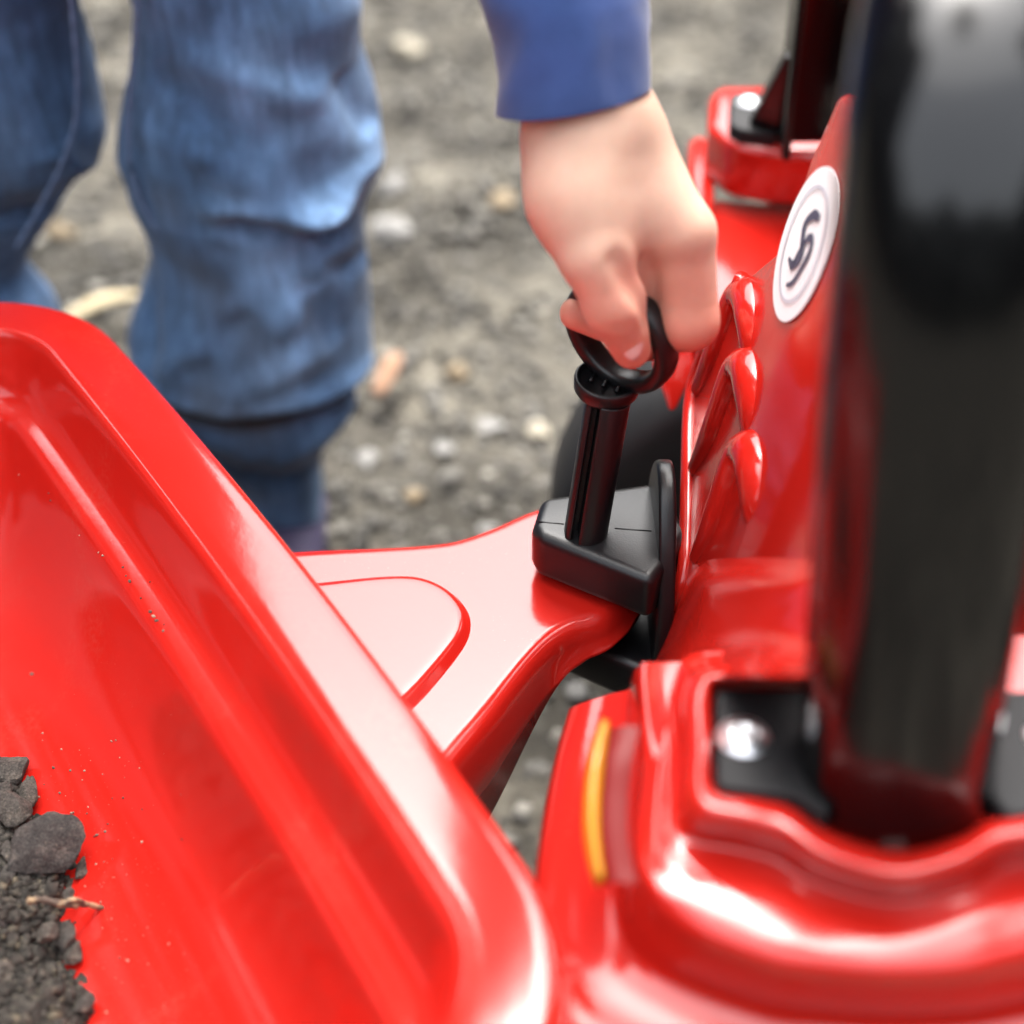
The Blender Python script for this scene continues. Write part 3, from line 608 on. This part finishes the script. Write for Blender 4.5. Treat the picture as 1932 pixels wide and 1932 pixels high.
for i, p in enumerate(fpp):
    rows.append(np.array([p+np.array(o_) for o_ in [(-hw, -.013, 0), (-hw, .013, 0), (hw, .013, 0), (hw, -.013, 0), (hw-.004, -.013, 0), (hw-.005, .008, 0), (-hw+.005, .008, 0), (-hw+.004, -.013, 0)]]))
fb = loft('roll_bar', rows, GLOSS, tractor, True, True, True); fix_normals(fb.data); bevel(fb, .0012, 2)

# --- near fixing plate and screw
npl = [Z(x, y, ZM-.004) for x, y in [(1352, 1305), (1352, 1470), (1362, 1486), (1500, 1500), (1560, 1540), (1600, 1400), (1560, 1300), (1364, 1298)]]
prism('fixing_plate', npl, ZM-.014, PLATE, tractor, .002, 3)
def screw(px, py, z, r, parent, name='screw'):
    c = Z(px, py, z); a = np.linspace(0, 2*pi, 36, endpoint=False); rows = []
    for rr_, zz in [(1.3, 0), (1.3, .1), (1.0, .12), (.97, .22), (.84, .36), (.6, .45), (.36, .48), (.34, .3), (.05, .29)]:
        rows.append(c+np.column_stack([r*rr_*np.cos(a), r*rr_*np.sin(a), np.full(36, r*zz)]))
    o = loft(name, rows, STEEL, parent, True, False, True); fix_normals(o.data); return o
screw(1402, 1392, ZM-.004, .0058, tractor)
screw(1965, 1395, ZM-.006, .0052, tractor)
prism('fixing_plate', [Z(x, y, ZM-.005) for x, y in [(1885, 1300), (1868, 1500), (1900, 1540), (2100, 1530), (2100, 1300)]], ZM-.014, PLATE, tractor, .002, 3)
g1 = [Z(1480, 1320, ZM-.006), Z(1500, 1480, ZM-.006), P(1560, 1250, .352), P(1540, 1120, .352)]
# --- far fixing block, plate, gusset, screw
blk = [(1352, 160), (1338, 178), (1336, 235), (1378, 268), (1450, 282), (1530, 288), (1640, 285), (1660, 250), (1655, 175), (1630, 158)]
zt = .300
fbk = prism('fixing_block', [Z(x, y, zt) for x, y in blk], zt-.032, RED, tractor, .006, 5, .98)
prism('fixing_plate', [Z(x, y, zt+.007) for x, y in [(1382, 172), (1376, 182), (1376, 232), (1395, 243), (1462, 252), (1475, 240), (1475, 172)]], zt-.003, PLATE, tractor, .002, 3)
prism('fixing_plate', [Z(x, y, zt+.007) for x, y in [(1575, 172), (1575, 248), (1600, 246), (1615, 235), (1615, 182), (1608, 172)]], zt-.003, PLATE, tractor, .002, 3)
screw(1413, 194, zt+.007, .0056, tractor); screw(1590, 200, zt+.007, .0056, tractor)
gs = [Z(1412, 236, zt+.007), Z(1478, 250, zt+.007), Y(1494, 110, .70), Y(1482, 108, .70)]
o = obj('gusset', np.vstack([gs, np.array(gs)+np.array([.003, .016, 0])]), [(0, 1, 2, 3), (7, 6, 5, 4), (0, 4, 5, 1), (1, 5, 6, 2), (2, 6, 7, 3), (3, 7, 4, 0)], BLK, tractor); fix_normals(o.data); bevel(o, .001, 2)
# --- far mudguard shelf, lumps
sh = [(1290, 380), (1360, 370), (1432, 378), (1520, 362), (1640, 350), (1700, 420), (1640, 640), (1500, 640), (1350, 640), (1300, 600)]
prism('mudguard_shelf', [Z(x, y, .262) for x, y in sh], .18, RED, tractor, .006, 4)
lump = [(1300, 262), (1318, 250), (1345, 262), (1350, 340), (1345, 420), (1310, 420), (1298, 330)]
prism('mudguard_edge', [Z(x, y, .272) for x, y in lump], .15, RED, tractor, .006, 5)
fl = [(1300, 640), (1310, 700), (1275, 775), (1262, 778), (1255, 755), (1230, 690), (1240, 640)]
flp = np.array([P(x, y, .665) for x, y in fl]); o = obj('mudguard_lip', np.vstack([flp, flp+np.array([.004, .03, .0])]), [tuple(range(7)), tuple(range(13, 6, -1))]+[(i, i+7, (i+1) % 7+7, (i+1) % 7) for i in range(7)], RED, tractor); fix_normals(o.data); bevel(o, .003, 3)
# --- body beyond the frame on the right: seat and bonnet
prism('bonnet', [np.array(p) for p in [(.22, .36, .40), (.22, .60, .40), (.62, .56, .42), (.70, .48, .41), (.62, .40, .42)]], .14, RED, tractor, .02, 5)
for yy in (.33, .63):
    wheel(.62, yy, .075, .075, .05, tractor)

# ================================================================== COUPLING PIN (held by the hand)
pb = Z(1105, 1004, .262); pt = P(1150, 735, .539)
ax = (pt-pb)/np.linalg.norm(pt-pb)
pin = empty('coupling_pin', tuple(pb)); tag(pin, 'black plastic coupling pin with ring handle being pulled from the hitch', 'coupling pin')
def frame(t, ref):
    s = np.cross(ref, t); s /= np.linalg.norm(s); return s, np.cross(t, s)
s1, s2 = frame(ax, np.array([0, 1., 0])); s1 = s1 if s1[0] > 0 else -s1; s2 = np.cross(ax, s1); s2 = s2 if s2[1] < 0 else -s2   # s1 right, s2 towards the viewer
RP = .0084
def sect(an, r=RP): return r*(np.cos(an)[:, None]*s1+np.sin(an)[:, None]*s2)
# section: round on the right, open slot on the left front
a1 = np.linspace(radians(112), radians(-170), 36)
profl = list(sect(a1)); 
def pt2(a, b): return a*s1+b*s2
profl += [pt2(-.0080, .0035), pt2(-.0065, .0050), pt2(-.0056, .0046), pt2(-.0056, -.001), pt2(-.0028, -.001), pt2(-.0028, .0040)]
profl = np.array(profl); b0 = pb-ax*.019
sh_ = loft('shaft', [b0+profl, pb+profl, pb+ax*.03+profl, pt-ax*.004+profl], BLK, pin, True, True, True); fix_normals(sh_.data)
bevel(sh_, .0006, 2, 40)
# collar disc with raised rim and ticks
CC = P(1146, 716, .540); CR = .0122; can = np.linspace(0, 2*pi, 48, endpoint=False)
tilt = ax*.95+np.array([-.05, -.2, .0]); tilt /= np.linalg.norm(tilt); c1, c2 = frame(tilt, np.array([0, 1., 0])); ring = np.cos(can)[:, None]*c1+np.sin(can)[:, None]*c2
rows = [CC+tilt*h+CR*r*ring for r, h in [(.6, -.006), (.9, -.0055), (.98, -.004), (1, -.001), (.99, .0006), (.95, .0012), (.88, .0009), (.85, -.0002), (.82, -.0008), (.1, -.0008)]]
cl = loft('collar', rows, BLK, pin, True, True, True); fix_normals(cl.data)
cx1 = c1 if c1[0] > 0 else -c1; cy1 = np.cross(tilt, cx1)
for k, t in enumerate((-.45, -.08, .30)):
    m0 = CC+cx1*CR*(t)+cy1*CR*(-.25-t*.55)*1.0+tilt*.0004; d1 = (cx1*.35+cy1*.75); d1 /= np.linalg.norm(d1)
    cyl('tick', m0-d1*.0022, m0+d1*.0022, .0007, BLK, cl, 8)
# ring handle: flattened band
RC0 = P(1171, 632, .526); hn = np.array([-.645, -.745, -.17]); hn /= np.linalg.norm(hn); h1 = np.cross(hn, [0, 0, 1.]); h1 /= np.linalg.norm(h1); h2 = np.cross(h1, hn)
an = np.linspace(0, 2*pi, 72, endpoint=False); rows = []; RR = .0200
for t in an:
    rad = cos(t)*h1+sin(t)*h2; c = RC0+RR*rad*np.array([1, 1, 1]); b = np.linspace(0, 2*pi, 16, endpoint=False)
    sgx = lambda v, e: np.sign(v)*np.abs(v)**e
    rows.append(c+sgx(np.cos(b), .7)[:, None]*rad*.0033+sgx(np.sin(b), .7)[:, None]*hn*.0050)
rows.append(rows[0]); hd = loft('ring_handle', rows, BLK, pin, True); fix_normals(hd.data)

# ================================================================== CHILD
person = empty('person', (-.2, .76, 0))
tag(person, 'child in faded blue jeans and blue sweater pulling up the coupling pin', 'person')
def px(x, y, d, r): return P(x, y, d), r/FPX*d
HP = [  # a(x,y,depth,radius px), b(...), blend metres
    ((1060, -60, .489, 92), (1092, 80, .488, 98), .006), ((1092, 80, .488, 98), (1112, 225, .49, 108), .006),
    ((1152, 235, .494, 72), (1290, 440, .497, 60), .012), ((1150, 240, .505, 72), (1275, 430, .514, 58), .012),
    ((1130, 250, .515, 66), (1240, 430, .531, 54), .012), ((1110, 260, .522, 62), (1200, 430, .544, 48), .012),
    ((1130, 290, .50, 112), (1190, 410, .508, 88), .012),
    ((1086, 265, .491, 80), (1090, 380, .490, 76), .016), ((1090, 380, .490, 76), (1120, 482, .489, 62), .016),
    ((1122, 485, .488, 62), (1160, 575, .496, 60), .004), ((1160, 575, .496, 60), (1191, 658, .511, 38), .003),
    ((1290, 440, .499, 60), (1300, 605, .512, 55), .003), ((1300, 605, .512, 55), (1225, 640, .532, 38), .003), ((1225, 640, .532, 38), (1086, 592, .526, 31), .003),
    ((1275, 430, .517, 54), (1292, 600, .538, 44), .003), ((1292, 600, .538, 44), (1205, 622, .558, 36), .003), ((1205, 622, .558, 36), (1125, 585, .566, 29), .003),
    ((1245, 430, .534, 50), (1258, 570, .557, 40), .003), ((1258, 570, .557, 40), (1185, 590, .576, 34), .003), ((1185, 590, .576, 34), (1130, 555, .58, 28), .003),
    ((1205, 430, .547, 46), (1216, 540, .570, 36), .003), ((1216, 540, .570, 36), (1160, 550, .586, 30), .003), ((1160, 550, .586, 30), (1130, 520, .588, 25), .003)]
h = .0011; lo_, hi_ = np.array([9.]*3), np.array([-9.]*3); prims = []
for a, b, k in HP:
    pa, ra = px(*a); pb_, rb = px(*b); prims.append((pa, pb_, ra, rb, k))
    for p, r in ((pa, ra), (pb_, rb)): lo_ = np.minimum(lo_, p-r-.006); hi_ = np.maximum(hi_, p+r+.006)
nx, ny, nz = [int(v) for v in np.ceil((hi_-lo_)/h)]
G = np.stack(np.meshgrid(*(lo_[i]+h*np.arange(m_) for i, m_ in enumerate((nx, ny, nz))), indexing='ij'), -1)
D = None
for pa, pb_, ra, rb, k in prims:
    d = cone(G, pa, pb_, ra, rb); D = d if D is None else smin(D, d, k)
# dimples and creases: shallow spherical or capsule-shaped dents
def dent(D, a, b, r, depth):
    c = cone(G, a, b, 0, 0); return D+depth*np.exp(-(c/r)**2)
D = smin(D, cone(G, P(1190, 490, .504), P(1232, 575, .516), 38/FPX*.5, 26/FPX*.5), .004)
D = dent(D, P(1168, 496, .478), P(1236, 608, .497), .0034, .0048)          # fold between thumb and index
D = dent(D, P(1235, 470, .478), P(1238, 500, .480), .005, .0009)
D = dent(D, P(1115, 556, .478), P(1205, 562, .480), .0026, .0011)
D = dent(D, P(1135, 628, .487), P(1220, 620, .489), .0024, .0011)
D = dent(D, P(1240, 532, .488), P(1335, 526, .490), .0028, .0013)
D = dent(D, P(1250, 600, .490), P(1345, 590, .494), .0022, .0009)
D = dent(D, P(1255, 612, .490), P(1345, 606, .494), .0018, .0006)
D = dent(D, P(1245, 425, .478), P(1250, 455, .480), .006, .0012)
D = dent(D, P(1215, 305, .476), P(1225, 330, .476), .009, .0010)
D = dent(D, P(1010, 225, .470), P(1220, 225, .470), .004, .0006)
Vh, Fh = surface_nets(D, lo_, h); 
# skirt of the forearm is cut open under the sleeve; the body below continues as one skinned figure
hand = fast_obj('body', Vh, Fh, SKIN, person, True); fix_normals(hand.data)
sm = hand.modifiers.new('smooth', 'SMOOTH'); sm.factor = .5; sm.iterations = 4
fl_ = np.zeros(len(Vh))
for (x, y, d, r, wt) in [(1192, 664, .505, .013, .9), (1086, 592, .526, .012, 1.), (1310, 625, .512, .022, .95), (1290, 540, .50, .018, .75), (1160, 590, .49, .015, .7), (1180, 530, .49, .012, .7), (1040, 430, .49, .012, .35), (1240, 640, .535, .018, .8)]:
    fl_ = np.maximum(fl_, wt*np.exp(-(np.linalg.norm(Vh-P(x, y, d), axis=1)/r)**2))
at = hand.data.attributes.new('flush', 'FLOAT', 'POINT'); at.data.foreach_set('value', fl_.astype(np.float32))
# thumb nail
nc = P(1193, 655, .5005); a = np.linspace(0, 2*pi, 24, endpoint=False); nu = P(1193, 640, .5005)-P(1193, 670, .5035); nu /= np.linalg.norm(nu); ns = np.array([1., 0, 0]); ns -= nu*(ns @ nu); ns /= np.linalg.norm(ns); nf = np.cross(ns, nu); nf = nf if nf[1] < 0 else -nf
rows = [nc+nf*hh_+.0046*r*(np.cos(a)[:, None]*ns*.85+np.sin(a)[:, None]*nu*1.15)-nf*(r*np.cos(a)[:, None])**2*.0016 for r, hh_ in [(1, -.0008), (.96, .0002), (.7, .0005), (.3, .0006), (.02, .0006)]]
loft('thumb_nail', rows, NAIL, person, True, False, True)

# sweater: sleeve (with an open turned cuff) and torso
def ring_px(cx, cy, d, rx, ry, rd, n=40, tiltpx=0):
    a = np.linspace(0, 2*pi, n, endpoint=False); c = P(cx, cy, d); ex = P(cx+100, cy-tiltpx, d)-c; ex /= np.linalg.norm(ex)/1.0
    ey = np.array([0, cos(radians(-10)), sin(radians(-10))])
    return c+rx/FPX*d*np.cos(a)[:, None]*ex+rd*np.sin(a)[:, None]*ey
sl = []
for (cx, cy, d, rx, rd, tl_) in [(1086, 172, .487, 118, .0195, 14), (1085, 176, .487, 128, .021, 16), (1084, 184, .487, 140, .0225, 18), (1084, 187, .487, 145, .0232, 18), (1083, 180, .487, 147, .0238, 17), (1081, 120, .486, 147, .024, 12), (1076, 60, .485, 150, .025, 8), (1058, 0, .485, 158, .026, 2), (1035, -80, .488, 172, .028, -8)]:
    r_ = ring_px(cx, cy, d, rx, 0, rd, 48, tl_); sl.append(r_)
for c_, rx_, ry_ in [((.015, .500, .50), .029, .030), ((.017, .503, .57), .032, .034), ((.016, .507, .64), .036, .038), ((.006, .515, .71), .041, .042), ((-.022, .535, .765), .046, .048), ((-.075, .565, .80), .048, .05), ((-.135, .60, .812), .048, .05), ((-.18, .62, .805), .048, .05)]:
    a = np.linspace(0, 2*pi, 48, endpoint=False); sl.append(np.array(c_)+np.column_stack([rx_*np.cos(a), ry_*np.sin(a), .6*rx_*np.cos(a)*np.clip((c_[2]-.70)/.09, 0, 1)]))
sl = smooth_rows(sl, 80); A = np.array(sl)
cc = A.mean(1, keepdims=True); dd = A-cc; flat = A.reshape(-1, 3)
wr = .0019*fbm(flat*np.array([55, 55, 22]), 3, 77).reshape(A.shape[:2]); wr[:16] *= .35
A = cc+dd*(1+wr/np.linalg.norm(dd, axis=2))[..., None]
sleeve = loft('sweater_sleeve', list(A), KNIT, person, True, False, True)
# torso and head above the frame
def blob(name, rings, m, n=36, nz=40, par=person):
    R = [np.array([x, y, z, rx, ry], float) for x, y, z, rx, ry in rings]; S = spline(R, nz); a = np.linspace(0, 2*pi, n, endpoint=False)
    return loft(name, [np.column_stack([s[0]+s[3]*np.cos(a), s[1]+s[4]*np.sin(a), np.full(n, s[2])]) for s in S], m, par, True, True, True)
blob('sweater', [(-.285, .80, .44, .105, .085), (-.28, .77, .54, .12, .095), (-.262, .72, .64, .118, .10), (-.25, .67, .74, .112, .09), (-.245, .65, .82, .09, .07), (-.24, .64, .85, .045, .045)], KNIT)
blob('head', [(-.18, 0.650, 0.720, .04, .04), (-.18, 0.640, 0.745, .045, .05), (-.18, 0.635, 0.770, .066, .075), (-.18, 0.640, 0.820, .075, .09), (-.18, 0.650, 0.865, .068, .08), (-.18, 0.650, 0.895, .03, .04)], SKIN)
blob('hair', [(-.18, 0.685, 0.780, .07, .05), (-.18, 0.675, 0.820, .08, .075), (-.18, 0.670, 0.860, .078, .085), (-.18, 0.660, 0.895, .05, .06), (-.18, 0.660, 0.908, .01, .01)], HAIR)

# jeans: lofted legs with folds; fades, dirt, painted hem shade and seams travel with the cloth
def leg(table, Yc, seed, folds, fades, dirt_shades, hem=None):
    T = np.array(table, float); n = 150; ys = np.linspace(T[0, 0], T[-1, 0], n); Lf = np.interp(ys, T[:, 0], T[:, 1]); Rt = np.interp(ys, T[:, 0], T[:, 2])
    ker = np.ones(5)/5
    for arr in (Lf, Rt): arr[:] = np.convolve(np.pad(arr, 2, mode='edge'), ker, 'valid')
    m_ = 88; a = np.linspace(0, 2*pi, m_, endpoint=False); rows = []; uv = []
    for y, l, r in zip(ys, Lf, Rt):
        pl_, pr_ = Y(l, y, Yc), Y(r, y, Yc); c = (pl_+pr_)/2; rx = (pr_[0]-pl_[0])/2; ry = min(rx*.92, .062)
        rows.append(c+np.column_stack([rx*np.cos(a), -ry*np.sin(a), 0*a])); uv.append(np.column_stack([l+(r-l)*(.5+.5*np.cos(a)), np.full(m_, y), np.sin(a)]))
    A = np.array(rows); UVs = np.array(uv); cen = A.mean(1, keepdims=True); dd = A-cen; nn = dd/np.linalg.norm(dd, axis=2, keepdims=True)
    disp = .003*fbm((A.reshape(-1, 3)*np.array([16, 16, 24])), 3, seed).reshape(A.shape[:2])
    fr = np.clip(UVs[..., 2], 0, 1)**.35
    def gauss(x1, y1, x2, y2, wd):
        ax_, ay = x2-x1, y2-y1; t = np.clip(((UVs[..., 0]-x1)*ax_+(UVs[..., 1]-y1)*ay)/(ax_*ax_+ay*ay+1e-9), 0, 1); return np.exp(-((UVs[..., 0]-x1-t*ax_)**2+(UVs[..., 1]-y1-t*ay)**2)/wd**2)*(UVs[..., 2] > 0)
    for x1, y1, x2, y2, wd, am in folds: disp += 1.5*am*gauss(x1, y1, x2, y2, wd)*fr
    A = A+nn*disp[..., None]
    fade = np.full(A.shape[:2], .24)+.12*fbm(A.reshape(-1, 3)*20, 3, seed+3).reshape(A.shape[:2]); dirt_shade = np.zeros(A.shape[:2])
    for x1, y1, x2, y2, wd, am in fades: fade += am*gauss(x1, y1, x2, y2, wd)
    for x1, y1, x2, y2, wd, am in dirt_shades: dirt_shade += am*gauss(x1, y1, x2, y2, wd)
    return A, np.clip(fade, 0, 1), np.clip(dirt_shade, 0, 1)
legA, fa, da = leg([(-330, 90, 470), (-160, 190, 590), (0, 256, 684), (90, 246, 676), (150, 236, 695), (220, 228, 708), (290, 222, 718), (330, 232, 716), (360, 246, 700), (400, 268, 690), (450, 292, 690), (500, 285, 694), (560, 262, 695), (620, 242, 697), (665, 246, 704), (690, 262, 700), (704, 272, 676), (720, 276, 680), (760, 290, 670), (800, 312, 640), (840, 345, 610), (875, 392, 600), (890, 430, 596), (895, 440, 602), (930, 455, 604), (975, 465, 602)], .76, 11,
    [(480, 330, 640, 372, 20, -.007), (430, 300, 640, 330, 22, .004), (600, 330, 690, 290, 30, .007), (640, 380, 690, 300, 16, -.004), (600, 470, 640, 560, 22, -.006), (560, 520, 640, 430, 30, .004), (300, 640, 420, 560, 26, .005), (330, 690, 700, 700, 14, -.011), (300, 668, 700, 672, 20, .005), (380, 600, 480, 520, 26, -.004), (460, 640, 600, 590, 36, .005), (430, 200, 600, 330, 40, .004), (340, 90, 520, 190, 30, -.003), (400, 40, 600, 120, 30, .003), (290, 500, 320, 620, 20, -.005), (560, 780, 660, 740, 24, .005), (430, 790, 560, 850, 24, -.005), (660, 120, 700, 210, 16, -.005), (640, 440, 690, 470, 16, -.005)],
    [(520, 60, 640, 300, 80, .40), (470, 300, 560, 440, 60, .42), (560, 610, 570, 600, 55, .65), (530, 430, 560, 470, 50, .30), (660, 150, 700, 330, 40, .40), (600, 470, 690, 640, 40, .25), (300, 700, 620, 850, 50, -.2), (596, 880, 604, 975, 16, .6), (600, 310, 650, 330, 25, .4)],
    [(340, 300, 350, 330, 36, .35), (400, 430, 520, 560, 55, .38), (420, 640, 520, 700, 50, .45), (300, 702, 684, 704, 11, .8)])  # last entry paints the shade of the hem fold into the cloth, others dirt
legB, fb_, db = leg([(-330, -260, 160), (-160, -255, 145), (0, -245, 150), (100, -240, 172), (200, -240, 192), (265, -240, 202), (300, -236, 192), (335, -232, 150), (380, -228, 118), (430, -220, 78), (500, -210, 34), (540, -210, 60), (590, -205, 108), (640, -200, 112), (690, -195, 105), (760, -180, 95), (900, -150, 70), (1000, -140, 60)], .78, 23,
    [(30, 60, 120, 220, 34, .004), (-40, 200, 90, 330, 30, -.004), (140, 230, 185, 300, 16, .005), (40, 340, 120, 360, 20, -.005)],
    [(40, 30, 60, 140, 60, .10), (60, 560, 90, 600, 40, .35)], [(40, 200, 60, 330, 50, .2)])
Vj, Fj, fad, drt_shade = [], [], [], []; off = 0
for A, f_, d_ in ((legA, fa, da), (legB, fb_, db)):
    nr, nc_ = A.shape[:2]; Vj.append(A.reshape(-1, 3)); Fj += [tuple(v+off for v in f) for f in grid_faces(nr, nc_, True)]; off += nr*nc_; fad.append(f_.ravel()); drt_shade.append(d_.ravel())
hipn = 40; S = spline(np.array([(-.27, .79, .395, .12, .07), (-.275, .80, .43, .13, .085), (-.28, .80, .47, .12, .085)]), 10); a = np.linspace(0, 2*pi, hipn, endpoint=False)
hip = np.array([np.column_stack([s[0]+s[3]*np.cos(a), s[1]+s[4]*np.sin(a), np.full(hipn, s[2])]) for s in S]); Vj.append(hip.reshape(-1, 3)); Fj += [tuple(v+off for v in f) for f in grid_faces(10, hipn, True)]
fad.append(np.full(400, .3)); drt_shade.append(np.zeros(400))
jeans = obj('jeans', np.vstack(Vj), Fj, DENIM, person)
for nm, arr in (('fade', fad), ('dirt_shade', drt_shade)):
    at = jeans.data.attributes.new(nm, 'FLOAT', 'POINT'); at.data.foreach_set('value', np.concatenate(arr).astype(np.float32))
subd(jeans, 1); jeans.modifiers.new('s', 'SOLIDIFY').thickness = .0015
SEAM = mat('denim_seam', (.11, .16, .27), .9, .2)
def seam(pts, Yc, name='seam'):
    p = spline([Y(x, y, Yc) for x, y in pts], 50); bumpy = .0016*(1+.25*np.sin(np.arange(50)*1.9)); return loft(name, tube(p, bumpy, 8, .8), SEAM, jeans, True, True, True)
seam([(128, -60), (140, 60), (146, 160), (140, 240), (112, 320), (70, 400), (30, 470)], .724)
seam([(262, -60), (256, 60), (246, 180), (243, 290), (262, 370), (300, 440)], .715)
for cx, yy in ((-.150, .75), (-.30, .78)):
    rows = []
    for x_, z_, ww, hh_ in [(.0, 0, .015, .012), (-.01, 0, .026, .018), (-.05, 0, .029, .020), (-.09, 0, .032, .018), (-.13, 0, .026, .014), (-.142, 0, .012, .008)]:
        a = np.linspace(0, 2*pi, 24, endpoint=False); rows.append(np.column_stack([cx+ww*np.cos(a), np.full(24, yy+.05+x_), np.maximum(hh_*.9+hh_*np.sin(a), 0)-.004]))
    loft('shoe', rows, SHOE, person, True, True, True)

# ================================================================== LEAF CARDS added out of view: treeline for reflections, dome blocking side and zenith sky
n = 90000; az = RNG.uniform(-pi, pi, n); el = np.arcsin(RNG.uniform(.0, 1, n))
low = np.sin(az*5+1)*.05+np.sin(az*13)*.025
dz = np.degrees(az); de = np.degrees(el+low)
gap = (de > 24) & (de < 84) & ~((np.abs(dz+low*60) > 46) & (np.abs(dz+low*60) < 110) & (de < 60))
k_ = ~gap; az, el = az[k_][:30000], el[k_][:30000]; n = len(az); dist = RNG.uniform(9, 12.5, n)
c = np.column_stack([dist*np.sin(az)*np.cos(el), dist*np.cos(az)*np.cos(el), dist*np.sin(el)+.3]); e1 = RNG.normal(size=(n, 3)); e1 /= np.linalg.norm(e1, axis=1)[:, None]; e2 = np.cross(e1, RNG.normal(size=(n, 3))); e2 /= np.linalg.norm(e2, axis=1)[:, None]
s_ = RNG.uniform(.12, .26, n)[:, None]; Vw = np.stack([c-e1*s_-e2*s_*.6, c+e1*s_-e2*s_*.6, c+e1*s_+e2*s_*.6, c-e1*s_+e2*s_*.6], 1).reshape(-1, 3)
tag(fast_obj('leaf_sky_blocker', Vw, np.arange(4*n).reshape(-1, 4), FOL), 'unseen dark green leaf dome added to block and shape the sky light', 'leaf_sky_blocker', kind='stuff')
